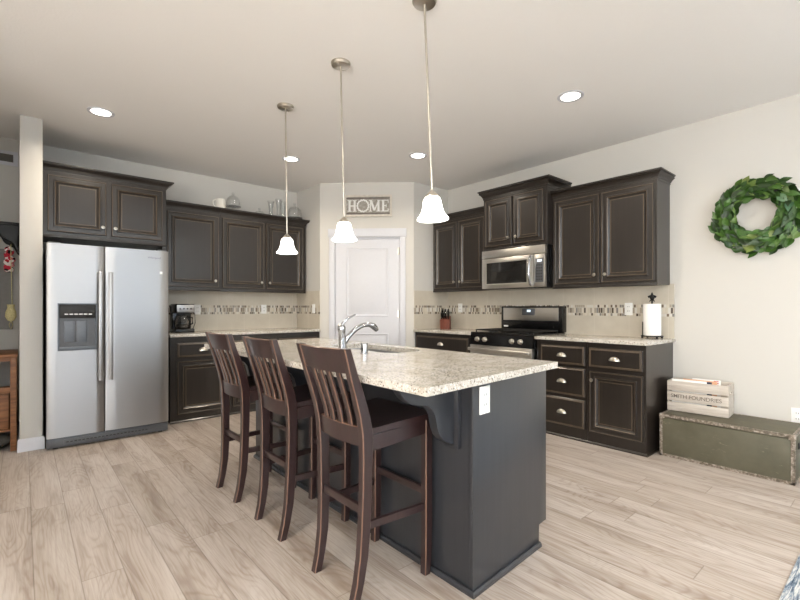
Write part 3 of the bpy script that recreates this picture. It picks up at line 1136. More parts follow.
# ------------------------------------------------------------------ bar stools
def make_stool(label):
    r = thing('bar_stool', label, 'stool', (0, 0, 0), 0, 'mahogany bar stools at the island')

    def curved_bar(pts, tx, ty, mb):
        """square bar along centre points; tx in x, ty in y"""
        lp = []
        for (x, y, z, k) in pts:
            a, c = tx / 2 * k, ty / 2
            h = 0.004
            lp.append([(x - a + h, y - c, z), (x + a - h, y - c, z), (x + a, y - c + h, z), (x + a, y + c - h, z), (x + a - h, y + c, z), (x - a + h, y + c, z), (x - a, y + c - h, z), (x - a, y - c + h, z)])
        L = [[mb.bm.verts.new(v) for v in q] for q in lp]
        for k in range(len(L) - 1):
            for i in range(8):
                j = (i + 1) % 8
                f = mb.bm.faces.new((L[k][i], L[k][j], L[k + 1][j], L[k + 1][i]))
                f.material_index = 1 if i % 2 else 0
        mb.bm.faces.new(L[0][::-1])
        mb.bm.faces.new(L[-1])
        return mb

    prof = [(-0.198, 0, .8), (-0.178, 0.08, .85), (-0.163, 0.18, .95), (-0.156, 0.30, 1), (-0.153, 0.45, 1), (-0.153, 0.58, 1.05), (-0.156, 0.68, 1.15), (-0.170, 0.75, 1.1), (-0.195, 0.83, 1.0), (-0.226, 0.92, .85), (-0.260, 1.028, .7)]
    for s in (-1, 1):
        pts = [(x, s * (0.148 + 0.022 * min(1, z / 0.7) + 0.008 * max(0, z - .7) / .3), z, k) for x, z, k in prof]
        curved_bar(pts, 0.046, 0.036, MB()).build('rear_post', ['stool', 'stoolrub'], r, 30)
    fp = [(0.162, 0, .8), (0.164, 0.02, .85), (0.168, 0.10, .95), (0.170, 0.22, 1), (0.170, 0.69, 1)]
    for s in (-1, 1):
        pts = [(x, s * 0.185, z, k) for x, z, k in fp]
        curved_bar(pts, 0.04, 0.036, MB()).build('front_leg', ['stool', 'stoolrub'], r, 30)
    # seat: a tapered slab with a shallow saddle
    b = MB()
    nx, ny = 8, 10
    top, bot = [], []
    for i in range(nx + 1):
        x = -0.150 + 0.347 * i / nx
        hw = 0.165 + 0.048 * i / nx
        zt = 0.692 + 0.028 * i / nx
        top.append([b.bm.verts.new((x, -hw + 2 * hw * j / ny, zt - 0.010 * (1 - (2 * j / ny - 1) ** 2) * math.sin(PI * min(1, i / nx * 1.0)))) for j in range(ny + 1)])
        bot.append([b.bm.verts.new((x, -hw + 2 * hw * j / ny, zt - 0.026)) for j in range(ny + 1)])
    for i in range(nx):
        for j in range(ny):
            b.bm.faces.new((top[i][j], top[i + 1][j], top[i + 1][j + 1], top[i][j + 1]))
            b.bm.faces.new((bot[i][j], bot[i][j + 1], bot[i + 1][j + 1], bot[i + 1][j]))
    for i in range(nx):
        b.bm.faces.new((top[i][0], bot[i][0], bot[i + 1][0], top[i + 1][0]))
        b.bm.faces.new((top[i][ny], top[i + 1][ny], bot[i + 1][ny], bot[i][ny]))
    for j in range(ny):
        b.bm.faces.new((top[0][j], top[0][j + 1], bot[0][j + 1], bot[0][j]))
        b.bm.faces.new((top[nx][j], bot[nx][j], bot[nx][j + 1], top[nx][j + 1]))
    b.build('seat', 'stool', r, 40)
    # side and front aprons
    for s in (-1, 1):
        b = MB().faces([(-0.145, s * 0.16, 0.605), (0.16, s * 0.178, 0.630), (0.16, s * 0.178, 0.690), (-0.145, s * 0.16, 0.668),
                        (-0.145, s * 0.18, 0.605), (0.16, s * 0.198, 0.630), (0.16, s * 0.198, 0.690), (-0.145, s * 0.18, 0.668)],
                       [(0, 1, 2, 3), (4, 5, 6, 7), (0, 1, 5, 4), (1, 2, 6, 5), (2, 3, 7, 6), (3, 0, 4, 7)])
        b.build('apron', 'stool', r)
    MB().box(0.165, 0.185, -0.17, 0.17, 0.63, 0.692, 0, 0.002).build('apron', 'stool', r)

    def bow(z, hw, x, th, z0, z1, amt, name, mats):
        n = 10
        lp = []
        for i in range(n + 1):
            u = -1 + 2 * i / n
            y = hw * u
            dx = -amt * (1 - u * u)
            lp.append([(x(z0) + dx - th / 2, y, z0), (x(z1) + dx - th / 2, y, z1 - 0.003), (x(z1) + dx - th / 2 + 0.003, y, z1), (x(z1) + dx + th / 2 - 0.003, y, z1), (x(z1) + dx + th / 2, y, z1 - 0.003), (x(z0) + dx + th / 2, y, z0)])
        mb = MB()
        L = [[mb.bm.verts.new(v) for v in q] for q in lp]
        for k in range(n):
            for i in range(6):
                j = (i + 1) % 6
                mb.bm.faces.new((L[k][i], L[k][j], L[k + 1][j], L[k + 1][i])).material_index = 1 if i in (1, 2, 3) else 0
        mb.bm.faces.new(L[0][::-1])
        mb.bm.faces.new(L[-1])
        return mb.build(name, mats, r, 30)

    def px(z):
        for (x0, z0, _), (x1, z1, _) in zip(prof, prof[1:]):
            if z <= z1:
                return x0 + (x1 - x0) * (z - z0) / (z1 - z0)
        return prof[-1][0]
    bow(0, 0.166, px, 0.022, 0.928, 1.027, 0.022, 'top_rail', ['stool', 'stoolrub'])
    bow(0, 0.160, px, 0.022, 0.625, 0.705, 0.018, 'seat_back_rail', ['stool', 'stoolrub'])
    for k in range(4):
        yc = (-1.5 + k) * 0.066
        u = yc / 0.166
        pts = []
        for z in (0.695, 0.75, 0.80, 0.86, 0.93):
            pts.append((px(z) - 0.020 * (1 - u * u), yc * (0.94 + 0.06 * (z - .7) / .2), z, 1))
        curved_bar(pts, 0.014, 0.032, MB()).build('back_slat', ['stool', 'stoolrub'], r, 30)
    MB().box(-0.164, -0.144, -0.15, 0.15, 0.345, 0.38, 0, 0.003).build('stretcher', 'stool', r)
    MB().box(0.165, 0.185, -0.17, 0.17, 0.345, 0.378, 0, 0.003).build('stretcher', 'stool', r)
    for s in (-1, 1):
        MB().faces([(-0.145, s * 0.150, 0.287), (0.165, s * 0.177, 0.287), (0.165, s * 0.177, 0.317), (-0.145, s * 0.150, 0.317),
                    (-0.145, s * 0.168, 0.287), (0.165, s * 0.195, 0.287), (0.165, s * 0.195, 0.317), (-0.145, s * 0.168, 0.317)],
                   [(0, 1, 2, 3), (4, 5, 6, 7), (0, 1, 5, 4), (1, 2, 6, 5), (2, 3, 7, 6), (3, 0, 4, 7)]).build('stretcher', 'stool', r)
    return r


st = make_stool('dark mahogany bar stool nearest the camera at the island corner')
st.location = (1.205, 1.600, 0)
for y, x, rz, lab in ((2.245, 1.205, 0.0, 'dark mahogany bar stool in the middle of the row at the island'), (2.84, 1.19, 0.02, 'dark mahogany bar stool farthest from the camera, next to the left counter')):
    c = copy_tree(st)
    c.location = (x, y, 0)
    c.rotation_euler = (0, 0, rz)
    c['label'] = lab

# ------------------------------------------------------------------ pendants and recessed lights
def make_pendant(label, cx, cy, gx, gy, ztop):
    r = thing('pendant_light', label, 'lamp', (cx, cy, CEIL), 0, 'pendant lights over the island')
    b = MB().lathe([(0.0, 0.0), (0.063, 0.0), (0.064, -0.010), (0.058, -0.020), (0.045, -0.024), (0.012, -0.026), (0.0, -0.026)], (0, 0, 0), (0, 0, 1), 28)
    for a in (0.6, 0.6 + PI):
        b.ell((0.042 * math.cos(a), 0.042 * math.sin(a), -0.024), (0.006, 0.006, 0.005), 10, 6)
    b.build('canopy', 'nickel', r)
    dx, dy, dz = gx - cx, gy - cy, ztop - CEIL
    b = MB().cyl((0, 0, -0.02), (dx, dy, dz + 0.02), 0.0062, seg=14)
    b.build('rod', 'nickel', r)
    ax = Vector((-dx, -dy, -dz))
    b = MB().lathe([(0.006, 0.035), (0.012, 0.03), (0.022, 0.02), (0.032, 0.008), (0.034, 0.0), (0.0, -0.002)], (dx, dy, dz), ax, 24)
    b.build('socket_cap', 'nickel', r)
    prof = [(0.028, 0.002), (0.040, -0.006), (0.046, -0.018), (0.049, -0.036), (0.053, -0.058), (0.060, -0.080), (0.070, -0.098), (0.080, -0.108), (0.083, -0.114), (0.080, -0.119),
            (0.075, -0.113), (0.064, -0.096), (0.055, -0.076), (0.048, -0.056), (0.043, -0.026), (0.037, -0.010)]
    b = MB().lathe(prof, (dx, dy, dz), ax, 32)
    b.build('glass_shade', 'shade', r, 60)
    MB().ell((dx, dy, dz - 0.06), (0.026, 0.026, 0.036), 16, 10).build('bulb', 'lens', r)
    return r


make_pendant('nearest pendant light with white bell glass, on the right above the island', 1.574, 1.635, 1.606, 1.612, 1.760)
make_pendant('middle pendant light with white bell glass, in front of the pantry door', 1.568, 2.412, 1.584, 2.397, 1.742)
make_pendant('farthest pendant light with white bell glass, in front of the left cabinets', 1.572, 3.209, 1.582, 3.204, 1.735)

RL = ['round recessed ceiling light above the fridge', 'round recessed ceiling light behind the farthest pendant rod', 'round recessed ceiling light beside the nearest pendant rod',
      'round recessed ceiling light on the right, nearest the camera']
for k, (x, y) in enumerate(RECESSED):
    if k < 4:
        r = thing('recessed_light', RL[k], 'light', (x, y, CEIL), 0, 'recessed ceiling lights')
        MB().lathe([(0.068, 0.0), (0.070, -0.004), (0.092, -0.006), (0.095, -0.003), (0.095, 0.0)], (0, 0, 0), (0, 0, 1), 32).build('trim_ring', 'white', r)
        MB().lathe([(0.070, -0.003), (0.05, -0.0045), (0.0, -0.005)], (0, 0, 0), (0, 0, 1), 32).build('lens', 'lens', r)
    a = area('recessed_glow', (x, y, CEIL - 0.012), (0, 0, 0), 0.13, 0.13, 12, (1.0, 0.88, 0.72), 'DISK')
    a.data.spread = 2.6

# ------------------------------------------------------------------ outlets
def outlet(label, loc, rz, kind='outlet', n=1, w=0.072, h=0.117):
    r = thing('electrical_outlet' if kind == 'outlet' else 'light_switch', label, kind, loc, rz, 'white wall plates')
    MB().box(-w / 2, w / 2, -0.006, -0.0, -h / 2, h / 2, 0, 0.002).build('cover_plate', 'plate', r)
    for k in range(n):
        cx = (k - (n - 1) / 2) * 0.046
        if kind == 'outlet':
            for s in (-1, 1):
                b = MB().box(cx - 0.017, cx + 0.017, -0.008, -0.005, s * 0.021 - 0.014, s * 0.021 + 0.014, 0, 0.003)
                for sx in (-0.007, 0.007):
                    b.box(cx + sx - 0.0015, cx + sx + 0.0015, -0.0086, -0.0078, s * 0.021 - 0.003, s * 0.021 + 0.007, 1)
                b.build('receptacle', ['plate', 'blackmat'], r)
        else:
            MB().box(cx - 0.017, cx + 0.017, -0.010, -0.005, -0.034, 0.034, 0, 0.003).build('rocker', 'plate', r)
    return r


OFF = 0.0112
outlet('white outlet plate in the mosaic band behind the coffee maker cord', (1.575, YB - OFF, 1.166), 0, 'outlet')
outlet('white outlet plate in the mosaic band under the left wall cabinets', (2.397, YB - OFF, 1.168), 0, 'outlet')
outlet('white switch plate on the tan pantry side wall', (PLX - OFF, 5.05, 1.175), -PI / 2, 'light switch')
outlet('white outlet plate above the knife block counter, left of the range', (XW - OFF, 3.856, 1.185), -PI / 2, 'outlet')
outlet('white outlet plate in the mosaic band beside the paper towels', (XW - OFF, 1.742, 1.175), -PI / 2, 'outlet')
outlet('white outlet plate low on the wall above the olive trunk', (XW - 0.0005, 0.545, 0.380), -PI / 2, 'outlet')
outlet('white outlet plate on the end panel of the island', (EPX + 0.078 * math.cos(EPA), EPY + 0.078 * math.sin(EPA) - 0.0005, 0.797), EPA, 'outlet')

# ------------------------------------------------------------------ things on the counters
cm = thing('coffee_maker', 'black and chrome coffee maker on the left counter by the fridge', 'coffee maker', (1.345, 5.27, 0.914), 0.0)
b = MB().box(-0.10, 0.10, -0.12, 0.11, 0.0, 0.045, 0, 0.012, 3)
b.box(-0.10, 0.10, 0.02, 0.11, 0.04, 0.30, 0, 0.012, 3)
b.build('housing', 'black', cm)
MB().box(-0.10, 0.10, -0.115, 0.11, 0.215, 0.315, 0, 0.014, 3).build('brew_head', 'black', cm)
cpn = MB().box(-0.082, 0.094, -0.121, -0.112, 0.222, 0.305, 0, 0.004).build('control_panel', 'steel', cm)
b = MB()
for i in range(4):
    b.cyl((-0.05 + i * 0.036, -0.121, 0.262), (-0.05 + i * 0.036, -0.125, 0.262), 0.009, seg=10)
b.build('buttons', 'blackmat', cpn)
cf = MB().lathe([(0.055, 0.0), (0.066, 0.02), (0.068, 0.07), (0.055, 0.11), (0.045, 0.135), (0.047, 0.14), (0.0, 0.141)], (-0.015, -0.045, 0.047), (0, 0, 1), 24)
cf = cf.build('carafe', 'glass', cm)
MB().lathe([(0.050, 0.0), (0.062, 0.02), (0.064, 0.045), (0.0, 0.046)], (-0.015, -0.045, 0.05), (0, 0, 1), 24).build('coffee', 'blackmat', cf)
MB().tube([(0.03, -0.075, 0.17), (0.075, -0.11, 0.165), (0.078, -0.112, 0.10), (0.035, -0.08, 0.075)], 0.008, 8).build('carafe_handle', 'black', cf)
MB().lathe([(0.046, 0.138), (0.04, 0.152), (0.0, 0.155)], (-0.015, -0.045, 0.047), (0, 0, 1), 24).build('carafe_lid', 'black', cf)
MB().tube([(0.09, 0.09, 0.22), (0.13, 0.06, 0.25), (0.16, 0.10, 0.20), (0.15, 0.05, 0.10), (0.12, 0.05, 0.02), (0.09, 0.08, 0.01)], 0.004, 8).build('power_cord', 'blackmat', cm)

kb = thing('knife_block', 'cherry wood knife block in the corner by the range', 'knife block', (4.19, 3.955, 0.914), -0.95)
b = MB().prism([(-0.07, 0.0), (0.07, 0.0), (0.05, 0.165), (-0.085, 0.115)], 'x', -0.062, 0.062, 0, 0.004)
b.build('block', 'knifewood', kb)
for r_ in range(3):
    for k in range(3 if r_ < 2 else 4):
        x = (-0.038 + k * 0.038) if r_ < 2 else (-0.042 + k * 0.028)
        y0 = 0.025 - r_ * 0.042
        z0 = 0.158 - r_ * 0.016 + (0.0)
        h = MB().tube([(x, y0, z0 + 0.002), (x, y0 - 0.012, z0 + 0.03), (x, y0 - 0.035, z0 + 0.075 - 0.01 * (r_ == 2)), (x, y0 - 0.045, z0 + 0.095 - 0.015 * (r_ == 2))], 0.009, 8, 0, [0.009, 0.011, 0.0105, 0.012])
        h.ell((x, y0 - 0.045, z0 + 0.095 - 0.015 * (r_ == 2)), (0.008, 0.008, 0.006), 8, 6, 1)
        kn = h.build('knife', ['black', 'chrome'])
        kn.matrix_world = Matrix.Translation(kb.location) @ Matrix.Rotation(-0.95, 4, 'Z')
        rown = ['back', 'middle', 'front'][r_]
        posn = ['left', 'middle', 'right'][k] if r_ < 2 else ['left', 'second', 'third', 'right'][k]
        tag(kn, 'black handled knife standing in the %s row of the knife block, %s one' % (rown, posn), 'knife', 'knives in the knife block')

PX, PY = 4.245, 1.495
ph = thing('paper_towel_holder', 'black iron paper towel holder with a fleur de lis finial', 'paper towel holder', (PX, PY, 0.914))
b = MB()
b.tube([(0.085 * math.cos(a), 0.085 * math.sin(a), 0.022) for a in [2 * PI * k / 28 for k in range(29)]], 0.005, 8)
b.tube([(-0.085, 0, 0.022), (0.085, 0, 0.022)], 0.005, 8)
b.tube([(0, -0.085, 0.022), (0, 0.085, 0.022)], 0.005, 8)
for k in range(4):
    a = PI / 4 + k * PI / 2
    b.ell((0.085 * math.cos(a), 0.085 * math.sin(a), 0.010), (0.010, 0.010, 0.010), 12, 8)
b.build('base', 'iron', ph)
MB().cyl((0, 0, 0.02), (0, 0, 0.345), 0.006, seg=10).build('post', 'iron', ph)
sa = 2.45
MB().tube([(0.085 * math.cos(sa), 0.085 * math.sin(sa), 0.02), (0.085 * math.cos(sa), 0.085 * math.sin(sa), 0.15)], 0.004, 8).build('side_arm', 'iron', ph)
b = MB()
ca, sn = math.cos(-YAW + 0.15), math.sin(-YAW + 0.15)
F = lambda u, z: (u * ca, u * sn, z)
b.tube([F(0, 0.335), F(0, 0.36), F(0, 0.385), F(0, 0.412)], 0.01, 10, 0, [0.006, 0.012, 0.013, 0.002])
for s in (-1, 1):
    b.tube([F(0, 0.335), F(s * 0.010, 0.355), F(s * 0.024, 0.378), F(s * 0.036, 0.374), F(s * 0.034, 0.360)], 0.007, 8, 0, [0.005, 0.008, 0.010, 0.008, 0.003])
    b.tube([F(0, 0.345), F(s * 0.018, 0.338), F(s * 0.024, 0.328)], 0.005, 8, 0, [0.006, 0.005, 0.003])
b.ell((0, 0, 0.342), (0.015, 0.015, 0.006), 12, 6)
b.build('finial', 'iron', ph)
pt_ = MB().lathe([(0.020, 0.0), (0.070, 0.0), (0.0715, 0.004), (0.0715, 0.276), (0.070, 0.280), (0.020, 0.280), (0.020, 0.0)], (PX, PY, 0.9415), (0, 0, 1), 40)
tag(pt_.build('paper_towel_roll', 'paper', None, 40), 'white paper towel roll on the black iron holder', 'paper towels')

# glassware on top of the left cabinets
GZ = UPT - 0.01 - 0.005 + 0.07
GY = 5.30
pc = thing('pitcher', 'white ceramic pitcher leftmost on top of the left cabinets', 'pitcher', (1.772, GY, GZ))
MB().lathe([(0.0, 0), (0.05, 0.0), (0.058, 0.01), (0.055, 0.09), (0.052, 0.125), (0.048, 0.125), (0.050, 0.09), (0.052, 0.014), (0.0, 0.01)], (0, 0, 0), (0, 0, 1), 28).build('body', 'cream', pc)
MB().tube(bez((-0.05, 0, 0.11), (-0.105, 0, 0.12), (-0.10, 0, 0.03), (-0.053, 0, 0.03), 10), 0.007, 8).build('handle', 'cream', pc)


def cake_stand(label, x, y, rr, foot, hd, group=None):
    r = thing('cake_stand', label, 'cake stand', (x, y, GZ), 0, group)
    MB().lathe([(0.0, 0), (0.05, 0.0), (0.045, 0.008), (0.015, 0.014), (0.014, foot - 0.012), (0.03, foot - 0.004), (rr, foot), (rr + 0.008, foot + 0.008), (rr, foot + 0.007), (0, foot + 0.004)], (0, 0, 0), (0, 0, 1), 32).build('pedestal', 'glass', r)
    MB().lathe([(rr - 0.008, foot + 0.008), (rr - 0.006, foot + hd * 0.35), (rr * 0.82, foot + hd * 0.72), (rr * 0.45, foot + hd * 0.94), (0.01, foot + hd), (0.008, foot + hd + 0.008), (0.018, foot + hd + 0.02), (0.014, foot + hd + 0.034), (0, foot + hd + 0.038)], (0, 0, 0), (0, 0, 1), 32).build('dome', 'glass', r)
    return r


cake_stand('clear glass domed cake stand beside the white pitcher', 1.918, GY, 0.085, 0.055, 0.138)
cake_stand('low glass cake dome at the pantry end of the left cabinet tops', 2.715, GY - 0.02, 0.098, 0.02, 0.158)
ld = thing('cloche', 'small clear glass lid alone in the middle of the cabinet top', 'glass lid', (2.245, GY, GZ))
MB().lathe([(0.068, 0), (0.067, 0.022), (0.042, 0.046), (0.010, 0.054), (0.008, 0.064), (0.018, 0.076), (0.014, 0.088), (0, 0.091)], (0, 0, 0), (0, 0, 1), 28).build('lid_body', 'glass', ld)
for k, (x, y, h, lab) in enumerate(((2.405, GY + 0.02, 0.205, 'leftmost tall clear glass vase on the cabinet top'), (2.492, GY - 0.02, 0.235, 'middle tall clear glass vase on the cabinet top'), (2.575, GY + 0.03, 0.225, 'rightmost tall clear glass vase, touching the far pendant rod in the photo'))):
    v = MB().lathe([(0.0, 0.0), (0.036, 0.0), (0.038, 0.006), (0.024, 0.03), (0.026, h * 0.5), (0.036, h * 0.85), (0.046, h), (0.042, h), (0.032, h * 0.84), (0.022, h * 0.5), (0.020, 0.034), (0, 0.02)], (x, y, GZ), (0, 0, 1), 24)
    tag(v.build('glass_vase', 'glass', None, 40), lab, 'vase', 'tall glass vases on the cabinet top')

# ------------------------------------------------------------------ HOME sign
sg = thing('wall_sign', 'grey framed wooden sign reading HOME above the pantry door', 'sign', (PLX, PLY, 0), DA)
S0, S1, Z0, Z1 = 0.315, 0.918, 2.342, 2.612
b = MB().rings(S0, S1, Z0, Z1, -0.002, [(0, 0), (0, 0.026), (0.022, 0.026), (0.024, 0.012)], [0, 0, 0, 0])
b.build('sign_frame', 'signedge', sg)
MB().box(S0 + 0.024, S1 - 0.024, -0.016, -0.013, Z0 + 0.024, Z1 - 0.024).build('sign_board', 'signwood', sg)
b = MB().box(S0 + 0.026, S1 - 0.026, -0.0185, -0.0155, Z1 - 0.046, Z1 - 0.032)
b.box(S0 + 0.026, S1 - 0.026, -0.0185, -0.0155, Z0 + 0.032, Z0 + 0.046)
b.build('dark_stripe', 'ink', sg)
zc0, zc1 = Z0 + 0.062, Z1 - 0.062
LH = zc1 - zc0


def letter(ch, x0, w):
    b = MB()
    y0, y1 = -0.021, -0.0155
    s = 0.026
    t_ = 0.010
    def bx(xa, xb, za, zb):
        b.box(xa, xb, y0, y1, za, zb)
    if ch == 'H':
        for x in (x0 + 0.012, x0 + w - 0.012 - s):
            bx(x, x + s, zc0, zc1)
            bx(x - 0.012, x + s + 0.012, zc0, zc0 + t_)
            bx(x - 0.012, x + s + 0.012, zc1 - t_, zc1)
        bx(x0 + 0.03, x0 + w - 0.03, (zc0 + zc1) / 2 - 0.007, (zc0 + zc1) / 2 + 0.007)
    elif ch == 'M':
        for x, wd in ((x0 + 0.012, 0.014), (x0 + w - 0.012 - s, s)):
            bx(x, x + wd, zc0, zc1)
            bx(x - 0.012, x + wd + 0.012, zc0, zc0 + t_)
        bx(x0, x0 + 0.03, zc1 - t_, zc1)
        bx(x0 + w - 0.03, x0 + w, zc1 - t_, zc1)
        c = x0 + w / 2 - 0.004
        for xa, wd in ((x0 + 0.010, 0.028), (x0 + w - 0.026, 0.014)):
            b.faces([(xa, y0, zc1), (xa + wd, y0, zc1), (c + wd / 2, y0, zc0 + 0.012), (c - wd / 2, y0, zc0 + 0.012), (xa, y1, zc1), (xa + wd, y1, zc1), (c + wd / 2, y1, zc0 + 0.012), (c - wd / 2, y1, zc0 + 0.012)],
                    [(0, 1, 2, 3), (4, 7, 6, 5), (0, 4, 5, 1), (1, 5, 6, 2), (2, 6, 7, 3), (3, 7, 4, 0)])
    elif ch == 'E':
        bx(x0 + 0.012, x0 + 0.012 + s, zc0, zc1)
        bx(x0, x0 + w, zc0, zc0 + t_)
        bx(x0, x0 + w, zc1 - t_, zc1)
        bx(x0 + 0.03, x0 + w - 0.025, (zc0 + zc1) / 2 - 0.006, (zc0 + zc1) / 2 + 0.006)
        bx(x0 + w - 0.009, x0 + w, zc0, zc0 + 0.035)
        bx(x0 + w - 0.009, x0 + w, zc1 - 0.035, zc1)
        bx(x0 + w - 0.034, x0 + w - 0.026, (zc0 + zc1) / 2 - 0.02, (zc0 + zc1) / 2 + 0.02)
    elif ch == 'O':
        n = 30
        cx, cz = x0 + w / 2, (zc0 + zc1) / 2
        for k in range(n):
            a = 2 * PI * k / n
            rr = LH * 0.47 + 0.006 * (k % 2)
            q = 0.011
            b.ell((cx + rr * math.cos(a), -0.018, cz + rr * math.sin(a)), (q, 0.004, q), 8, 6)
    return b.build('letter_' + ch.lower(), 'paper', sg)


letter('H', S0 + 0.042, 0.115)
letter('O', S0 + 0.168, 0.140)
letter('M', S0 + 0.315, 0.145)
letter('E', S0 + 0.470, 0.092)

# ------------------------------------------------------------------ wreath
wr = thing('leaf_wreath', 'round green leaf wreath hanging on the right wall', 'wreath', (XW - 0.012, 0.775, 1.905), -PI / 2)
b = MB().tube([(0.20 * math.cos(a), -0.03, 0.20 * math.sin(a)) for a in [2 * PI * k / 36 for k in range(37)]], 0.022, 8)
b.build('wire_ring', 'iron', wr)
b = MB()


def leaf(mb, p, d, up, L, Wd, bend):
    d = d.normalized()
    sd = d.cross(up).normalized()
    nn = sd.cross(d).normalized()
    ws = [0.10, 0.62, 0.95, 1.0, 0.80, 0.42, 0.03]
    rows = []
    for i, wv in enumerate(ws):
        t = i / 6
        c = p + d * (L * t) + nn * (bend * math.sin(t * PI * 0.8))
        hw = Wd / 2 * wv
        rows.append([c - sd * hw + nn * (0.16 * hw * 2), c, c + sd * hw + nn * (0.16 * hw * 2)])
    mb.loops(rows, 0, False)


RW_ = random.Random(11)
for layer, (rad, cnt, out) in enumerate(((0.275, 56, 0.02), (0.225, 50, 0.045), (0.165, 50, 0.050), (0.25, 52, 0.065), (0.205, 50, 0.085), (0.16, 44, 0.075))):
    for k in range(cnt):
        a = 2 * PI * (k + RW_.random() * 0.8) / cnt
        rr = rad + RW_.uniform(-0.025, 0.02)
        radial = Vector((math.cos(a), 0, math.sin(a)))
        tang = Vector((-math.sin(a), 0, math.cos(a)))
        sgn = 1 if rad > 0.21 else -0.4
        d_ = -tang * RW_.uniform(0.5, 1.0) + radial * RW_.uniform(-0.35, 0.75) * sgn + Vector((0, -1, 0)) * RW_.uniform(-0.10, 0.5)
        up = Vector((0, -1, 0)) + radial * RW_.uniform(-0.5, 0.5) + tang * RW_.uniform(-0.4, 0.4)
        L = RW_.uniform(0.065, 0.11)
        leaf(b, radial * rr - d_.normalized() * L * 0.45 + Vector((0, -out, 0)), d_, up, L, L * RW_.uniform(0.44, 0.60), RW_.uniform(-0.012, 0.016))
b.build('leaves', 'leaf', wr, 180)

# ------------------------------------------------------------------ trunk, crate, magazines
TY0, TY1, TX0, TX1, TH = 0.497, 1.318, 3.897, 4.352, 0.335
tk = thing('storage_trunk', 'worn olive green footlocker trunk on the floor by the right wall', 'trunk', (TX1, TY1, 0), -PI / 2)
tw, td = TY1 - TY0, TX1 - TX0
MB().box(0.004, tw - 0.004, -td + 0.004, -0.004, 0.004, 0.304, 0, 0.003).build('trunk_body', 'olive', tk)
MB().box(0.002, tw - 0.002, -td + 0.002, -0.002, 0.306, TH - 0.002, 0, 0.004).build('trunk_lid', 'olive', tk)
b = MB()
e = 0.022


def strip(x0, x1, y0, y1, z0, z1):
    b.box(x0, x1, y0, y1, z0, z1, 0, 0.0015, 1)


for y in (-td, -0.004):
    strip(0, tw, y, y + 0.004, 0.0, e)
    strip(0, tw, y, y + 0.004, TH - 0.022, TH)
    strip(0, e, y, y + 0.004, 0, TH)
    strip(tw - e, tw, y, y + 0.004, 0, TH)
for x in (0, tw - 0.004):
    strip(x, x + 0.004, -td, 0, 0, e)
    strip(x, x + 0.004, -td, 0, TH - 0.022, TH)
    strip(x, x + 0.004, -td, -td + e, 0, TH)
    strip(x, x + 0.004, -e, 0, 0, TH)
strip(0, tw, -td, -td + 0.018, TH - 0.004, TH)
strip(0, tw, -0.018, 0, TH - 0.004, TH)
strip(0, 0.018, -td, 0, TH - 0.004, TH)
strip(tw - 0.018, tw, -td, 0, TH - 0.004, TH)
for k in range(26):
    x = 0.02 + (tw - 0.04) * k / 25
    b.ell((x, -td, 0.013), (0.005, 0.003, 0.005), 8, 6)
    b.ell((x, -td, TH - 0.011), (0.004, 0.003, 0.004), 8, 6)
for k in range(9):
    z = 0.03 + (TH - 0.06) * k / 8
    b.ell((0.013, -td, z), (0.005, 0.003, 0.005), 8, 6)
    b.ell((tw - 0.013, -td, z), (0.005, 0.003, 0.005), 8, 6)
    b.ell((tw, -td + 0.013, z), (0.003, 0.005, 0.005), 8, 6)
b.build('metal_edging', 'edging', tk)
for x in (0.016, tw - 0.016):
    MB().box(x - 0.02, x + 0.02, -td - 0.004, -td + 0.03, TH - 0.036, TH + 0.003, 0, 0.006, 3).build('corner_cap', 'edging', tk)
b = MB().tube([(tw, -td + 0.15, 0.235), (tw + 0.022, -td + 0.155, 0.228), (tw + 0.026, -td + 0.23, 0.222), (tw + 0.022, -td + 0.305, 0.228), (tw, -td + 0.31, 0.235)], 0.008, 8)
for y in (-td + 0.15, -td + 0.31):
    b.box(tw - 0.002, tw + 0.006, y - 0.02, y + 0.02, 0.215, 0.26, 0, 0.003)
b.build('end_handle', 'iron', tk)

ca_ = math.atan2(-0.415, 0.028)
cr = thing('wooden_crate', 'whitewashed slatted wooden crate of magazines standing on the olive trunk', 'crate', (4.078, 1.320, TH + 0.003), ca_)
CW, CD, CHt = 0.415, 0.235, 0.245
for y0, nm in ((0.0, 'front_slat'), (CD - 0.011, 'back_slat')):
    for k, (z0, z1) in enumerate(((0.0, 0.072), (0.082, 0.158), (0.168, CHt))):
        s_ = MB().box(0.0, CW, y0, y0 + 0.011, z0, z1, 0, 0.002).build(nm, 'crate', cr)
        if nm == 'front_slat' and k == 1:
            text_mesh('stencil_text', 'SMITH FOUNDRIES', 0.043, 'ink', s_, (CW * 0.48, -0.0003, 0.122), (PI / 2, 0, 0), 0.0003, 0.0003, 0.95)
            text_mesh('stencil_line', '- - - - - - - -', 0.010, 'ink', s_, (CW * 0.5, -0.0003, 0.096), (PI / 2, 0, 0), 0.0003)
for x0 in (0.001, CW - 0.013):
    lp_in = rrect(CD / 2 - 0.04, CD / 2 + 0.04, CHt * 0.72 - 0.012, CHt * 0.72 + 0.012, 0.011, 5)
    e_ = slab_with_hole([(0.011, 0.0), (CD - 0.011, 0.0), (CD - 0.011, CHt), (0.011, CHt)], lp_in, 0, 0.012)
    for v in e_.bm.verts:
        v.co = Vector((x0 + v.co.z, v.co.x, v.co.y))
    e_.build('end_panel', 'crate', cr)
MB().box(0.013, CW - 0.013, 0.011, CD - 0.011, 0.0, 0.010).build('crate_floor', 'crate', cr)
mz = [('paper', 0.03, 0.27, 0.018, 0.10, 'white magazine leaning at the left front of the crate'), ('navy', 0.05, 0.30, 0.04, 0.06, 'dark covered magazine behind the white ones in the crate'),
      ('peach', 0.10, 0.33, 0.062, 0.05, 'peach coloured magazine in the middle of the crate'), ('paper', 0.16, 0.35, 0.088, 0.09, 'tall white magazine with red marks at the right of the crate')]
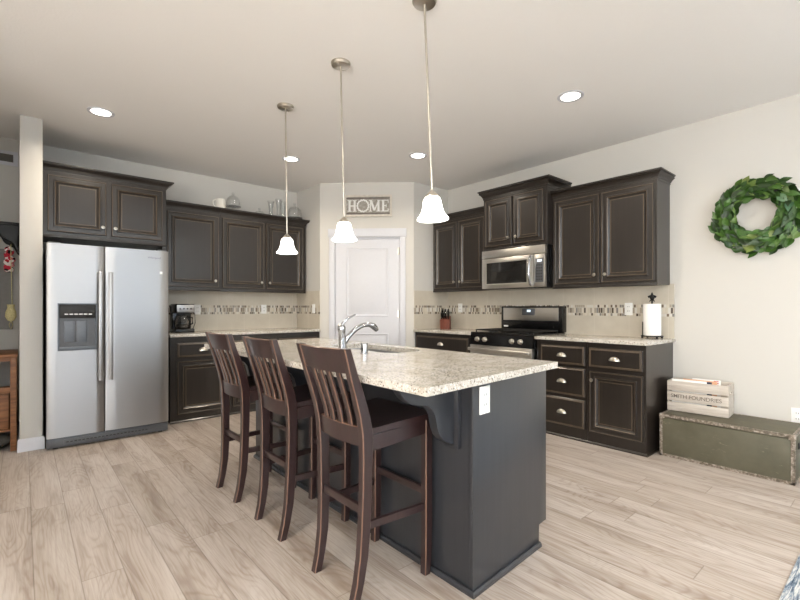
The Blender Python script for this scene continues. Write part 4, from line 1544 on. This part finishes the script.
mrot = Matrix.Translation((4.078, 1.320, TH + 0.003)) @ Matrix.Rotation(ca_, 4, 'Z')
for k, (mt, x0, x1, y, th_, lab) in enumerate(mz):
    hh = 0.24 + (0.020, 0.016, 0.022, 0.030)[k]
    b = MB().box(x0, x1, y, y + 0.012, 0.011, hh, 0, 0.001)
    if k == 3:
        for q in range(3):
            b.box(x1 - 0.045, x1 - 0.012, y - 0.0008, y + 0.0005, hh - 0.012 - q * 0.014, hh - 0.006 - q * 0.014, 1)
    o = b.build('magazine', [mt, 'red'])
    o.matrix_world = mrot
    tag(o, lab, 'magazine', 'magazines in the crate')

# ------------------------------------------------------------------ rug corner
rug = MB().box(2.05, 4.20, -1.9, 0.345, 0.0005, 0.009, 0, 0.003).build('area_rug', 'rug')
tag(rug, 'blue grey distressed area rug at the bottom right corner', 'rug')

# ------------------------------------------------------------------ hall at the far left
vt = thing('air_vent', 'white return air vent high on the hall wall at far left', 'vent', (-0.045, YB - 0.001, 2.592), 0)
MB().rings(-0.36, 0.012, -0.067, 0.067, 0, [(0, 0), (0, 0.010), (0.03, 0.012), (0.034, 0.004)], [0] * 4).build('vent_frame', 'white', vt)
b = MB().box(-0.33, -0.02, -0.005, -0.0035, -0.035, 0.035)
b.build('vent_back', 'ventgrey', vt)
b = MB()
for k in range(7):
    z = -0.033 + k * 0.0105
    b.faces([(-0.328, -0.005, z), (-0.02, -0.005, z), (-0.02, -0.011, z + 0.006), (-0.328, -0.011, z + 0.006)], [(0, 1, 2, 3)])
b.build('vent_louvres', 'ventgrey', vt, 0)

pf = thing('picture_frame', 'grey framed picture on the hall wall at the far left', 'picture', (-0.066, YB - 0.001, 0), 0)
MB().rings(-0.60, 0.0, 0.985, 1.735, 0, [(0, 0), (0, 0.025), (0.088, 0.025), (0.093, 0.008)], [0] * 4).build('frame', 'framegrey', pf)
MB().box(-0.508, -0.092, -0.010, -0.008, 1.077, 1.643).build('picture_panel', 'blackmat', pf)

DX = -0.018
sh = thing('coat_shelf', 'black bracketed coat shelf on the hall side of the narrow wall', 'shelf', (DX - 0.0005, 4.95, 0))
MB().box(-0.22, 0.0, -0.04, 0.52, 1.885, 1.905, 0, 0.003).build('shelf_board', 'blackmat', sh)
MB().box(-0.018, 0.0, 0.0, 0.5, 1.70, 1.80, 0, 0.003).build('hook_rail', 'blackmat', sh)
bp_ = [(0, 1.885), (-0.17, 1.885), (-0.165, 1.865)] + bez((-0.155, 1.855), (-0.11, 1.83), (-0.13, 1.78), (-0.075, 1.765), 8) + bez((-0.07, 1.76), (-0.03, 1.75), (-0.03, 1.70), (-0.012, 1.68), 6) + [(0, 1.67)]
for y in (0.0, 0.46):
    MB().prism(bp_, 'y', y, y + 0.03).build('bracket', 'blackmat', sh)
for y in (0.10, 0.24, 0.38):
    MB().tube([(-0.018, y, 1.76), (-0.05, y, 1.74), (-0.065, y, 1.755), (-0.068, y, 1.775)], 0.005, 8).build('coat_hook', 'iron', sh)
Q = random.Random(3)
b = MB()
for k in range(9):
    z = 1.70 - k * 0.022
    b.ell((DX - 0.066 + Q.uniform(-0.012, 0.012), 5.175 + Q.uniform(-0.02, 0.02), z), (0.026 + Q.uniform(0, 0.010), 0.024, 0.028), 12, 8)
tag(b.build('hanging_scarf', 'floral', None, 60), 'red and white floral cloth hanging under the black coat shelf', 'scarf')
pu = thing('drawstring_pouch', 'pale yellow drawstring pouch hanging below the floral cloth', 'pouch', (DX - 0.057, 5.05, 0))
MB().lathe([(0.0, 1.07), (0.02, 1.075), (0.038, 1.11), (0.036, 1.15), (0.022, 1.19), (0.028, 1.215), (0.0, 1.20)], (0, 0, 0), (0, 0, 1), 18).build('bag', 'knit', pu)
MB().tube([(0.008, 0, 1.20), (0.002, 0.0, 1.50), (0.0, 0.0, 1.66), (0.0, 0.0, 1.733)], 0.003, 6).build('cord', 'knit', pu)
MB().tube([(0.0, 0, 1.075), (-0.012, 0, 1.04), (0, 0, 1.0), (0.012, 0, 1.04), (0.002, 0, 1.075)], 0.003, 6).build('loop', 'knit', pu)

hb = thing('hall_table', 'brown wooden table in the hall at the far left edge', 'table', (-0.036, 4.84, 0))
MB().box(-0.70, 0.006, -0.012, 0.62, 0.775, 0.80, 0, 0.004).build('table_top', 'bench', hb)
MB().box(-0.66, -0.03, 0.004, 0.024, 0.745, 0.775).build('apron', 'bench', hb)
for x in (-0.04, -0.69):
    for y in (0.0, 0.56):
        MB().box(x, x + 0.04, y, y + 0.04, 0.0, 0.775, 0, 0.003).build('leg', 'bench', hb)
MB().box(-0.66, -0.04, 0.01, 0.03, 0.48, 0.53, 0, 0.003).build('stretcher', 'bench', hb)
MB().box(-0.66, -0.04, 0.03, 0.585, 0.16, 0.175, 0, 0.003).build('lower_shelf', 'bench', hb)
cb2 = MB().box(-0.62, -0.048, 4.86 - 4.8, 0.55, 0.1755, 0.47, 0, 0.006)
o = cb2.build('wooden_chest', 'bench')
o.location = (-0.036, 4.84, 0)
tag(o, 'grained brown wooden chest on the lower shelf of the hall table', 'chest')
b = MB().ell((-0.30, 5.0, 0.07), (0.24, 0.16, 0.069), 24, 12)
tag(b.build('floor_cushion', 'felt', None, 60), 'dark grey cushion on the floor under the hall table', 'cushion')
